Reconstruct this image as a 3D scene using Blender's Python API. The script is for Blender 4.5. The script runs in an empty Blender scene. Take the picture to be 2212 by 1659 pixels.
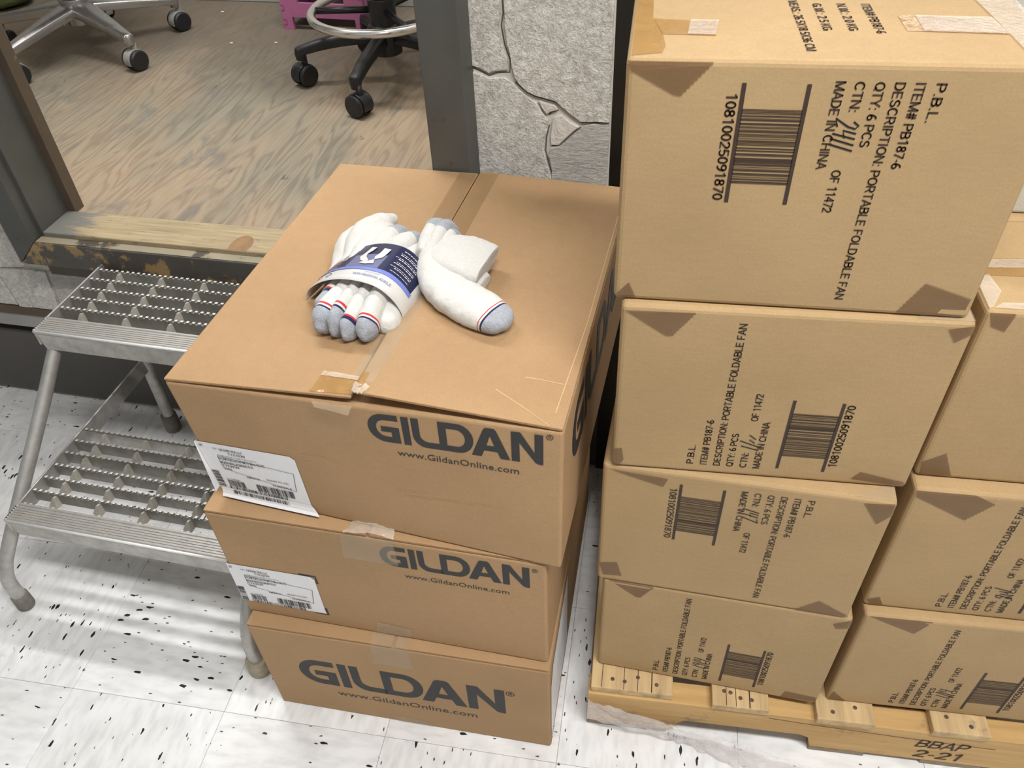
import bpy, bmesh, math, random
from mathutils import Vector, Matrix
from mathutils.geometry import tessellate_polygon

random.seed(7)
scene = bpy.context.scene
C = scene.collection
R = math.radians
PI = math.pi

# ------------------------------------------------------------------ camera, world, lights, exposure
YAW, PITCH, ROLL = R(14.5), 0.743734, -0.054547
def _cam():
    Fw = Vector((0, math.cos(PITCH), -math.sin(PITCH)))
    r = Vector((1, 0, 0)); u = Vector((0, math.sin(PITCH), math.cos(PITCH)))
    r2 = r * math.cos(ROLL) + u * math.sin(ROLL)
    u2 = -r * math.sin(ROLL) + u * math.cos(ROLL)
    m = Matrix((r2, u2, -Fw)).transposed().to_4x4()
    m = Matrix.Rotation(YAW, 4, 'Z') @ m
    m.translation = (0, 0, 1.4366)
    cd = bpy.data.cameras.new('camera'); cd.sensor_width = 36.0
    cd.lens = 1746.8 / 2212 * 36.0
    cd.clip_start = 0.02
    o = bpy.data.objects.new('camera', cd); C.objects.link(o); o.matrix_world = m
    scene.camera = o
_cam()

wd = bpy.data.worlds.new('World'); scene.world = wd; wd.use_nodes = True
wd.node_tree.nodes['Background'].inputs[0].default_value = (0.93, 0.97, 1.0, 1)
wd.node_tree.nodes['Background'].inputs[1].default_value = 0.27

def area(name, loc, sx, sy, power, col=(1, 0.99, 0.975)):
    ld = bpy.data.lights.new(name, 'AREA'); ld.shape = 'RECTANGLE'
    ld.size = sx; ld.size_y = sy; ld.energy = power; ld.color = col
    o = bpy.data.objects.new(name, ld); C.objects.link(o); o.location = loc
    return o
area('ceiling_tube_light', (-0.75, 1.86, 2.66), 2.4, 0.10, 68)
area('ceiling_tube_light', (0.66, -0.03, 2.66), 1.8, 0.20, 70)
area('ceiling_tube_light', (1.9, 5.0, 2.66), 3.6, 0.35, 60)  # unseen fixture added for sheen on the carton tops and tape
area('ceiling_tube_light', (-0.6, -2.6, 2.66), 4.8, 0.22, 22)  # unseen row added as fill for the carton fronts

vs = scene.view_settings
vs.view_transform = 'Standard'; vs.look = 'None'; vs.gamma = 1.0; vs.use_curve_mapping = False
vs.exposure = 0.0

# ------------------------------------------------------------------ materials
def lin(h):
    h = h.lstrip('#'); o = []
    for i in (0, 2, 4):
        c = int(h[i:i+2], 16) / 255
        o.append(c / 12.92 if c <= 0.04045 else ((c + 0.055) / 1.055) ** 2.4)
    return (*o, 1.0)

class NT:
    def __init__(s, name):
        s.m = bpy.data.materials.new(name); s.m.use_nodes = True
        s.t = s.m.node_tree; s.b = s.t.nodes['Principled BSDF']; s.out = s.t.nodes['Material Output']
    def n(s, typ, **kw):
        nd = s.t.nodes.new(typ)
        for k, v in kw.items():
            if k.startswith('_'): setattr(nd, k[1:], v)
        return nd
    def l(s, a, b): s.t.links.new(a, b)
    def coord(s, scale=(1, 1, 1), rnd=True):
        tc = s.n('ShaderNodeTexCoord'); mp = s.n('ShaderNodeMapping')
        mp.inputs['Scale'].default_value = scale
        s.l(tc.outputs['Object'], mp.inputs['Vector'])
        if rnd:
            oi = s.n('ShaderNodeObjectInfo'); ml = s.n('ShaderNodeMath', _operation='MULTIPLY'); ml.inputs[1].default_value = 37.0
            s.l(oi.outputs['Random'], ml.inputs[0]); s.l(ml.outputs[0], mp.inputs['Location'])
        return mp.outputs['Vector']
    def noise(s, vec, scale, detail=3, rough=0.5, dist=0.0):
        nd = s.n('ShaderNodeTexNoise'); nd.inputs['Scale'].default_value = scale
        nd.inputs['Detail'].default_value = detail; nd.inputs['Roughness'].default_value = rough
        nd.inputs['Distortion'].default_value = dist
        s.l(vec, nd.inputs['Vector']); return nd.outputs['Fac']
    def ramp(s, fac, stops, interp='LINEAR'):
        nd = s.n('ShaderNodeValToRGB'); cr = nd.color_ramp; cr.interpolation = interp
        while len(cr.elements) < len(stops): cr.elements.new(0.5)
        for e, (p, c) in zip(cr.elements, stops):
            e.position = p; e.color = c if len(c) == 4 else (*c, 1)
        s.l(fac, nd.inputs['Fac']); return nd.outputs['Color']
    def mix(s, fac, a, b, mode='MIX'):
        nd = s.n('ShaderNodeMix'); nd.data_type = 'RGBA'; nd.blend_type = mode
        for sock, v in ((nd.inputs[0], fac), (nd.inputs[6], a), (nd.inputs[7], b)):
            if isinstance(v, (int, float)): sock.default_value = v
            elif isinstance(v, tuple): sock.default_value = v
            else: s.l(v, sock)
        return nd.outputs[2]
    def math(s, op, a, b=0.0):
        nd = s.n('ShaderNodeMath', _operation=op)
        for sock, v in ((nd.inputs[0], a), (nd.inputs[1], b)):
            if isinstance(v, (int, float)): sock.default_value = v
            else: s.l(v, sock)
        return nd.outputs[0]
    def bump(s, h, strength=0.2, dist=0.001):
        nd = s.n('ShaderNodeBump'); nd.inputs['Strength'].default_value = strength
        nd.inputs['Distance'].default_value = dist
        s.l(h, nd.inputs['Height']); s.l(nd.outputs['Normal'], s.b.inputs['Normal'])
    def base(s, v):
        if isinstance(v, tuple): s.b.inputs['Base Color'].default_value = v
        else: s.l(v, s.b.inputs['Base Color'])
    def rough(s, v):
        if isinstance(v, (int, float)): s.b.inputs['Roughness'].default_value = v
        else: s.l(v, s.b.inputs['Roughness'])

def sc4(c, k): return (min(c[0]*k, 1), min(c[1]*k, 1), min(c[2]*k, 1), 1)

def plain(name, hexc, rough=0.6, metal=0.0, var=0.12, scale=30, bump=0.0, alpha=1.0, stretch=(1, 1, 1), spec=None, bscale=None, bdist=0.001):
    t = NT(name); c = lin(hexc); v = t.coord(stretch)
    f = t.noise(v, scale, 4)
    t.base(t.ramp(f, [(0.25, sc4(c, 1 - var)), (0.75, sc4(c, 1 + var))]))
    t.rough(rough); t.b.inputs['Metallic'].default_value = metal
    if spec is not None: t.b.inputs['Specular IOR Level'].default_value = spec
    if bump: t.bump(t.noise(v, bscale or scale * 2, 4), bump, bdist)
    if alpha < 1: t.b.inputs['Alpha'].default_value = alpha
    return t.m

def cardboard(name, hexc):
    t = NT(name); c = lin(hexc); v = t.coord()
    big = t.noise(v, 5, 2); fine = t.noise(v, 420, 2)
    sp = t.noise(t.coord((1, 1, 6)), 60, 2)
    a = t.ramp(big, [(0.3, sc4(c, 0.93)), (0.7, sc4(c, 1.06))])
    b = t.ramp(fine, [(0.2, (0.86, 0.86, 0.86, 1)), (0.8, (1, 1, 1, 1))])
    d = t.ramp(sp, [(0.3, (0.95, 0.95, 0.95, 1)), (0.7, (1, 1, 1, 1))])
    t.base(t.mix(1.0, t.mix(1.0, a, b, 'MULTIPLY'), d, 'MULTIPLY'))
    t.rough(0.75); t.b.inputs['Specular IOR Level'].default_value = 0.25
    t.bump(t.noise(v, 3.5, 3), 0.35, 0.02)
    return t.m

MAT = {}
MAT['kraft'] = cardboard('kraft_cardboard', '#b2906a')
MAT['kraft_fan'] = cardboard('kraft_cardboard_pale', '#b5986f')
MAT['kraft_edge'] = plain('corrugated_edge', '#a07a52', 0.85, var=0.25, scale=300)
MAT['ink'] = plain('black_ink', '#2a2a2a', 0.6, var=0.1, scale=90)
MAT['ink_brown'] = plain('dark_brown_ink', '#3a2a20', 0.65, var=0.12, scale=120)
MAT['marker'] = plain('black_marker', '#141214', 0.5, var=0.1)
MAT['white_paper'] = plain('white_label_paper', '#e6e5e6', 0.45, var=0.03, scale=20, bump=0.15, bscale=25, bdist=0.004)
MAT['grey_wood_paint'] = None

def tape(name, hexc, alpha, rough=0.18, bump=0.25, bscale=90):
    t = NT(name); v = t.coord(); c = lin(hexc)
    t.base(t.ramp(t.noise(v, 40, 3), [(0.3, sc4(c, 0.9)), (0.7, sc4(c, 1.1))]))
    t.rough(rough); t.b.inputs['Alpha'].default_value = alpha
    t.bump(t.noise(v, bscale, 3), bump, 0.002)
    return t.m
MAT['tape_brown'] = tape('brown_packing_tape', '#6f4e30', 0.52, 0.32, 0.2, 60)
MAT['tape_tan'] = tape('tan_packing_tape', '#b58a4c', 0.55, 0.14, 0.5, 70)
MAT['tape_clear'] = tape('clear_packing_tape', '#c9b89f', 0.27, 0.16, 0.2, 25)
MAT['tape_old'] = tape('old_tape', '#8a6b48', 0.22, 0.3, 0.2, 30)
MAT['tape_faint'] = tape('faint_tape', '#cdb898', 0.08, 0.3, 0.1, 30)
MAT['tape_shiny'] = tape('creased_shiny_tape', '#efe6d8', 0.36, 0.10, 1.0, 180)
MAT['film'] = tape('stretch_film', '#ece6e4', 0.5, 0.12, 1.0, 220)

def mat_vct():
    t = NT('vinyl_tile'); v = t.coord((1, 1, 1)); 
    a = t.noise(t.coord((22, 7, 1)), 3, 3)
    b = t.noise(v, 6, 3)
    c1 = t.ramp(a, [(0.3, lin('#d8d8d8')), (0.55, lin('#ebebeb')), (0.8, lin('#f2f2f2'))])
    c2 = t.mix(0.18, c1, t.ramp(b, [(0.35, lin('#b9b7b0')), (0.65, lin('#ffffff'))]))
    out = c2
    for sc, lo, thr, colr in (((110, 36, 1), 0.27, 0.93, '#1f1f1f'), ((210, 80, 1), 0.27, 0.93, '#4a4844'), ((64, 24, 1), 0.17, 0.94, '#222222')):
        vo = t.n('ShaderNodeTexVoronoi'); vo.inputs['Scale'].default_value = 1.0; vo.inputs['Randomness'].default_value = 1.0
        nv = t.coord(sc)
        dn = t.n('ShaderNodeTexNoise'); dn.inputs['Scale'].default_value = 2.2; t.l(nv, dn.inputs['Vector'])
        ad = t.n('ShaderNodeVectorMath', _operation='MULTIPLY_ADD'); ad.inputs[1].default_value = (0.5, 0.5, 0); 
        t.l(dn.outputs['Color'], ad.inputs[0]); t.l(nv, ad.inputs[2])
        t.l(ad.outputs[0], vo.inputs['Vector'])
        sep = t.n('ShaderNodeSeparateColor'); t.l(vo.outputs['Color'], sep.inputs[0])
        m1 = t.math('LESS_THAN', vo.outputs['Distance'], lo)
        m2 = t.math('GREATER_THAN', sep.outputs[0], thr)
        out = t.mix(t.math('MULTIPLY', m1, m2), out, lin(colr))
    # scuffs and grime with a shape of their own
    g = t.noise(t.coord((1, 1, 1)), 9, 5, 0.7)
    out = t.mix(t.ramp(g, [(0.66, (0, 0, 0, 1)), (0.78, (0.5, 0.5, 0.5, 1))]), out, lin('#a6a39a'))
    t.base(out); t.rough(0.33)
    t.bump(t.noise(v, 30, 3), 0.08, 0.002)
    return t.m
MAT['tile'] = mat_vct()
MAT['grout'] = plain('tile_adhesive', '#c4c3bf', 0.8)

def mat_plywood():
    t = NT('worn_plywood')
    v = t.coord((2.9, 0.40, 1), rnd=False)
    w = t.noise(v, 3.0, 3.0, 0.5, 0.35)
    band = t.math('PINGPONG', t.math('MULTIPLY', w, 16.0), 0.5)
    c = t.ramp(band, [(0.04, lin('#5a4c3e')), (0.14, lin('#786a58')), (0.26, lin('#8f806b')), (0.5, lin('#968872'))])
    fine = t.noise(t.coord((120, 6, 1), rnd=False), 1.6, 4, 0.65)
    c = t.mix(0.40, c, t.ramp(fine, [(0.3, lin('#54493b')), (0.7, lin('#9d917c'))]))
    tint = t.noise(t.coord((1, 0.35, 1), rnd=False), 4.5, 2)
    c = t.mix(0.45, c, t.ramp(tint, [(0.35, lin('#6f7065')), (0.6, lin('#a08970'))]))
    # grey rubbed stains and dark scuffs
    s = t.noise(t.coord((1.5, 0.6, 1), rnd=False), 8, 4, 0.62, 0.4)
    c = t.mix(t.ramp(s, [(0.57, (0, 0, 0, 1)), (0.68, (0.75, 0.75, 0.75, 1))]), c, lin('#66645f'))
    s2 = t.noise(t.coord((2, 0.9, 1), rnd=False), 15, 3, 0.6)
    c = t.mix(t.ramp(s2, [(0.70, (0, 0, 0, 1)), (0.76, (0.8, 0.8, 0.8, 1))]), c, lin('#3f3b36'))
    # shade over the back of the platform, painted into the boards
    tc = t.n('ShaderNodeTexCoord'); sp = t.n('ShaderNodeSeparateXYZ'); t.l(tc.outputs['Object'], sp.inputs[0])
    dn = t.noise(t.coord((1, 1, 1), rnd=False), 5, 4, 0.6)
    back_shade = t.math('ADD', t.math('MULTIPLY', dn, 0.8), sp.outputs['Y'])
    c = t.mix(t.ramp(t.math('MULTIPLY', back_shade, 0.35), [(0.78, (0, 0, 0, 1)), (0.93, (0.72, 0.72, 0.72, 1))]), c, lin('#584f45'))
    t.base(c); t.rough(0.7)
    t.bump(band, 0.15, 0.001)
    return t.m
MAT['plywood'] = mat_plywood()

def mat_painted(name, paint, bare, amount=0.62, stretch=(6, 1, 6), edge=True):
    t = NT(name); v = t.coord((1, 1, 1)); c = lin(paint)
    p = t.ramp(t.noise(v, 12, 3), [(0.3, sc4(c, 0.88)), (0.7, sc4(c, 1.12))])
    g = t.ramp(t.noise(t.coord(stretch), 9, 4, 0.6), [(0.3, sc4(lin(bare), 0.7)), (0.7, lin(bare))])
    f = t.ramp(t.noise(v, 14, 5, 0.65), [(amount, (0, 0, 0, 1)), (amount + 0.05, (1, 1, 1, 1))])
    t.base(t.mix(f, p, g)); t.rough(0.5)
    t.bump(t.noise(v, 40, 3), 0.15, 0.002)
    return t.m
def mat_sill():
    t = NT('bare_worn_sill')
    g = t.ramp(t.noise(t.coord((3, 60, 60), rnd=False), 3.0, 5, 0.6), [(0.25, lin('#7d7056')), (0.5, lin('#9c8b6c')), (0.75, lin('#ae9d7c'))])
    d = t.noise(t.coord((2, 7, 7), rnd=False), 9, 4, 0.65)
    g = t.mix(t.ramp(d, [(0.60, (0, 0, 0, 1)), (0.68, (0.8, 0.8, 0.8, 1))]), g, lin('#6a655c'))
    tc = t.n('ShaderNodeTexCoord'); sp = t.n('ShaderNodeSeparateXYZ'); t.l(tc.outputs['Object'], sp.inputs[0])
    p = t.math('ADD', t.math('MULTIPLY', t.noise(t.coord((2, 12, 12), rnd=False), 6, 5, 0.7), 0.22), t.math('MULTIPLY', t.math('ADD', sp.outputs['X'], 1.32), -1.0))
    g = t.mix(t.ramp(p, [(0.02, (0, 0, 0, 1)), (0.05, (1, 1, 1, 1))]), g, lin('#73716a'))   # paint left in the corner nobody steps on
    t.base(g); t.rough(0.6); t.bump(d, 0.3, 0.003)
    return t.m
MAT['paint_grey'] = mat_painted('grey_painted_timber', '#4e4e4a', '#8c6a44', 0.70)
MAT['paint_worn'] = mat_painted('worn_grey_painted_timber', '#4e4a44', '#a38658', 0.56, (1, 6, 6))
MAT['paint_bare'] = mat_painted('half_bare_edge', '#8b826e', '#4c463d', 0.60, (1, 8, 8))
MAT['paint_brown'] = mat_painted('brown_painted_timber', '#55493c', '#7a6a52', 0.66)
MAT['sill_wood'] = mat_sill()
MAT['panel_shaded'] = plain('shaded_grey_panel', '#4f4b47', 0.6, var=0.12, scale=8, bump=0.1)  # the shade on the lower panel is put into this grey
MAT['paint_trim'] = plain('grey_trim_paint', '#9b9997', 0.55, var=0.12, scale=10, bump=0.1)
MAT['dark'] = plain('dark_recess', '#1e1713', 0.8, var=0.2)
MAT['black_metal'] = plain('black_post', '#16130f', 0.45, var=0.2)

def mat_stone(name, a, b, stretch=(1, 1, 1), sc=55):
    t = NT(name); v = t.coord(stretch)
    n1 = t.noise(v, sc, 6, 0.75, 0.6); n2 = t.noise(v, 6, 3)
    n3 = t.noise(v, sc * 2.4, 4, 0.7, 1.2)
    c = t.ramp(n1, [(0.36, lin(a)), (0.6, lin(b))])
    c = t.mix(0.45, c, t.ramp(n3, [(0.42, lin(a)), (0.56, sc4(lin(b), 1.15))]))
    c = t.mix(0.3, c, t.ramp(n2, [(0.3, lin('#a39e95')), (0.7, lin('#ded9d0'))]))
    t.base(c); t.rough(0.85)
    t.bump(t.math('ADD', n1, t.math('MULTIPLY', n3, 0.6)), 0.9, 0.006)
    return t.m
MAT['stone'] = mat_stone('rough_stone', '#b0aaa1', '#f4f0e8')
MAT['stone_pale'] = mat_stone('smooth_pale_stone', '#bdb7ad', '#d6d1c8', sc=14)
MAT['stone_layered'] = mat_stone('layered_stone', '#aca8a0', '#e8e4dc', (1, 1, 4), 40)
MAT['mortar'] = plain('grey_mortar', '#c2beb6', 0.85, var=0.08, scale=25, bump=0.2)
MAT['joint'] = plain('dark_joint_line', '#59544e', 0.9, var=0.2)
MAT['wall_paint'] = plain('grey_white_wall_paint', '#b9b6ad', 0.7, var=0.05)
MAT['ceiling_white'] = plain('white_ceiling', '#d9d9d6', 0.8, var=0.03)

def mat_metal(name, hexc, rough, stretch=(1, 1, 1), var=0.25, scale=40, metal=0.9):
    t = NT(name); v = t.coord(stretch); c = lin(hexc)
    f = t.noise(v, scale, 5, 0.65)
    t.base(t.ramp(f, [(0.3, sc4(c, 1 - var)), (0.65, sc4(c, 1.1))]))
    t.b.inputs['Metallic'].default_value = metal
    t.rough(t.ramp(f, [(0.3, (rough + 0.2,) * 3 + (1,)), (0.7, (rough,) * 3 + (1,))]))
    return t.m
MAT['steel'] = mat_metal('worn_galvanised_steel', '#bcb9b4', 0.34, var=0.2, metal=0.6)
MAT['steel_bright'] = mat_metal('pale_steel_edge', '#f4f3f0', 0.25, var=0.03, metal=0.35)
MAT['steel_dull'] = mat_metal('dull_grating_steel', '#8f8c84', 0.45, var=0.25, scale=25, metal=0.5)
MAT['steel_tie'] = mat_metal('pale_cross_tie_steel', '#cfcac0', 0.5, var=0.1, metal=0.3)
MAT['chrome'] = mat_metal('chrome', '#d6d4d2', 0.1, var=0.03, scale=6)
MAT['alu'] = mat_metal('polished_aluminium', '#a9a7a6', 0.2, var=0.04, scale=6, metal=0.9)
MAT['rubber_tip'] = plain('dirty_rubber_tip', '#a59c86', 0.7, var=0.3, scale=50)
MAT['rubber_dark'] = plain('grey_rubber_tip', '#77736b', 0.7, var=0.3, scale=50)
MAT['black_plastic'] = plain('black_plastic', '#191a1d', 0.38, var=0.15)
MAT['grey_plastic'] = plain('grey_plastic', '#8d8d88', 0.45, var=0.1)
MAT['pink'] = plain('pink_plastic', '#a9648b', 0.45, var=0.05)
MAT['pink_dark'] = plain('pink_plastic_groove', '#85305d', 0.55, var=0.05)
MAT['green_cloth'] = plain('dark_green_cloth', '#434b22', 0.9, var=0.35, scale=25, bump=0.5)
MAT['yellow'] = plain('yellow_paper', '#d8d47c', 0.7)
MAT['white_bit'] = plain('white_scrap', '#e8e6df', 0.7)
MAT['seat_black'] = plain('black_upholstery', '#1c1c1e', 0.8, var=0.2, bump=0.2)

def mat_pine(name, a, b, stretch=(2, 30, 30)):
    t = NT(name); v = t.coord(stretch)
    c = t.ramp(t.noise(v, 2.2, 4, 0.6), [(0.3, lin(a)), (0.7, lin(b))])
    st = t.noise(t.coord((3, 3, 3)), 7, 4, 0.65)
    c = t.mix(t.ramp(st, [(0.60, (0, 0, 0, 1)), (0.72, (0.6, 0.6, 0.6, 1))]), c, lin('#6d655a'))
    t.base(c); t.rough(0.75); t.bump(t.noise(v, 3, 3), 0.2, 0.002)
    return t.m
MAT['pine_x'] = mat_pine('pallet_pine_lengthwise', '#b58f59', '#cda86f', (2, 30, 30))
MAT['pine_y'] = mat_pine('pallet_pine_crosswise', '#ad926b', '#d2b585', (30, 2, 30))
MAT['pine_dark'] = mat_pine('pallet_pine_grey', '#7d6f5b', '#99866b', (30, 2, 30))
MAT['nail'] = plain('rusty_nail', '#5c4a3d', 0.6, 0.3, var=0.3)

def mat_knit(name, hexc, var=0.05, sc=260, strength=0.5):
    t = NT(name); v = t.coord(); c = lin(hexc)
    f = t.noise(v, sc, 3, 0.7)
    t.base(t.ramp(f, [(0.3, sc4(c, 1 - var)), (0.7, sc4(c, 1 + var))])); t.rough(0.95)
    t.b.inputs['Specular IOR Level'].default_value = 0.1
    t.b.inputs['Sheen Weight'].default_value = 0.25
    t.bump(t.noise(v, sc * 1.5, 3), strength, 0.0012)
    return t.m
MAT['sock_white'] = mat_knit('white_knit', '#d0cec9')
MAT['sock_grey'] = mat_knit('heather_grey_knit', '#a2a6ae', 0.22, 420, 0.8)
MAT['sock_red'] = mat_knit('red_knit_stripe', '#c23c3c')
MAT['sock_navy'] = mat_knit('navy_knit_stripe', '#2a2b52')
MAT['navy'] = plain('navy_printed_card', '#232648', 0.24, var=0.06)
MAT['navy_light'] = plain('slate_printed_card', '#6d7090', 0.24, var=0.12, scale=20)
MAT['periwinkle'] = plain('periwinkle_print', '#7280cc', 0.3, var=0.03)
MAT['card_white'] = plain('glossy_white_card', '#d3d1cd', 0.3, var=0.02)
MAT['print_red'] = plain('red_print', '#c8323c', 0.4)
MAT['print_grey'] = plain('grey_blue_print', '#7c84a8', 0.4)
MAT['green_ink'] = plain('green_print', '#6fae3c', 0.5)
MAT['grey_card'] = cardboard('pale_grey_card', '#c9c4b8')

MAT['fibre'] = plain('torn_paper_fibre', '#cba679', 0.8)
MAT['crease'] = plain('pressed_crease', '#c9a67c', 0.8)

# ------------------------------------------------------------------ mesh helpers
class MB:
    def __init__(s): s.v = []; s.f = []; s.mi = []
    def add(s, vs, fs, mi=0):
        o = len(s.v); s.v += [tuple(v) for v in vs]
        for f in fs: s.f.append(tuple(i + o for i in f)); s.mi.append(mi)
        return s
    def box(s, x0, x1, y0, y1, z0, z1, mi=0):
        return s.hexa([(x0, y0, z0), (x1, y0, z0), (x1, y1, z0), (x0, y1, z0), (x0, y0, z1), (x1, y0, z1), (x1, y1, z1), (x0, y1, z1)], mi)
    def hexa(s, p, mi=0):
        return s.add(p, [(0, 3, 2, 1), (4, 5, 6, 7), (0, 1, 5, 4), (1, 2, 6, 5), (2, 3, 7, 6), (3, 0, 4, 7)], mi)
    def poly(s, loops, fn, mi=0):
        """flat tessellated polygon(s) with holes; fn maps (u,v)->xyz"""
        tri = tessellate_polygon([[Vector((a, b, 0)) for a, b in l] for l in loops])
        pts = [fn(a, b) for l in loops for a, b in l]
        return s.add(pts, tri, mi)
    def prism(s, pts, fn0, fn1, mi=0):
        n = len(pts); a = [fn0(*p) for p in pts]; b = [fn1(*p) for p in pts]
        tri = tessellate_polygon([[Vector((x, y, 0)) for x, y in pts]])
        fs = [t for t in tri] + [tuple(i + n for i in reversed(t)) for t in tri]
        fs += [(i, (i + 1) % n, (i + 1) % n + n, i + n) for i in range(n)]
        return s.add(a + b, fs, mi)
    def tube(s, path, rad, seg=12, cap=True, mi=0):
        P = [Vector(p) for p in path]; n = len(P)
        rads = rad if isinstance(rad, (list, tuple)) else [rad] * n
        vs = []; prev = None
        for i, p in enumerate(P):
            d = (P[min(i + 1, n - 1)] - P[max(i - 1, 0)]).normalized()
            if prev is None:
                a = Vector((0, 0, 1)) if abs(d.z) < 0.9 else Vector((1, 0, 0))
                x = d.cross(a).normalized()
            else:
                x = (prev - d * prev.dot(d)).normalized()
            prev = x; y = d.cross(x)
            for k in range(seg):
                t = 2 * PI * k / seg
                vs.append(p + (x * math.cos(t) + y * math.sin(t)) * rads[i])
        fs = [(i * seg + k, i * seg + (k + 1) % seg, (i + 1) * seg + (k + 1) % seg, (i + 1) * seg + k) for i in range(n - 1) for k in range(seg)]
        if cap:
            fs.append(tuple(reversed(range(seg)))); fs.append(tuple(range((n - 1) * seg, n * seg)))
        return s.add(vs, fs, mi)
    def ribbon(s, pts, width, fn, mi=0):
        """flat stroke following 2-D points"""
        P = [Vector((a, b)) for a, b in pts]; n = len(P); L = []; Rr = []
        for i in range(n):
            d = (P[min(i + 1, n - 1)] - P[max(i - 1, 0)]).normalized(); q = Vector((-d.y, d.x)) * width / 2
            L.append(P[i] + q); Rr.append(P[i] - q)
        vs = [fn(p.x, p.y) for p in L] + [fn(p.x, p.y) for p in Rr]
        return s.add(vs, [(i, i + 1, i + 1 + n, i + n) for i in range(n - 1)], mi)
    def mesh(s, name):
        me = bpy.data.meshes.new(name); me.from_pydata(s.v, [], s.f); me.update()
        for p, m in zip(me.polygons, s.mi): p.material_index = m
        return me

def obj(name, mb, mats, parent=None, loc=None, rotz=0.0, bevel=0.0, bseg=2, smooth=False, subsurf=0, mesh=None, solid=0.0):
    me = mesh if mesh is not None else mb.mesh(name)
    if mesh is None:
        for m in (mats if isinstance(mats, (list, tuple)) else [mats]):
            me.materials.append(MAT[m] if isinstance(m, str) else m)
        bm = bmesh.new(); bm.from_mesh(me); bmesh.ops.recalc_face_normals(bm, faces=bm.faces); bm.to_mesh(me); bm.free()
        if smooth:
            for p in me.polygons: p.use_smooth = True
    o = bpy.data.objects.new(name, me); C.objects.link(o)
    if parent is not None: o.parent = parent
    if loc is not None: o.location = loc
    if rotz: o.rotation_euler = (0, 0, rotz)
    if solid:
        sm = o.modifiers.new('thickness', 'SOLIDIFY'); sm.thickness = solid; sm.offset = 0
    if subsurf:
        sm = o.modifiers.new('smooth', 'SUBSURF'); sm.levels = subsurf; sm.render_levels = subsurf
    if bevel:
        b = o.modifiers.new('edges', 'BEVEL'); b.width = bevel; b.segments = bseg; b.limit_method = 'ANGLE'; b.angle_limit = R(35)
    return o

def thing(name, label, cat, loc=(0, 0, 0), rotz=0.0, group=None):
    o = bpy.data.objects.new(name, None); C.objects.link(o); o.empty_display_size = 0.05
    o.location = loc; o.rotation_euler = (0, 0, rotz); o['label'] = label; o['category'] = cat
    if group: o['group'] = group
    return o
def tag(o, label, cat, group=None):
    o['label'] = label; o['category'] = cat
    if group: o['group'] = group
    return o
def struct(o): o['kind'] = 'structure'; return o

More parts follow.
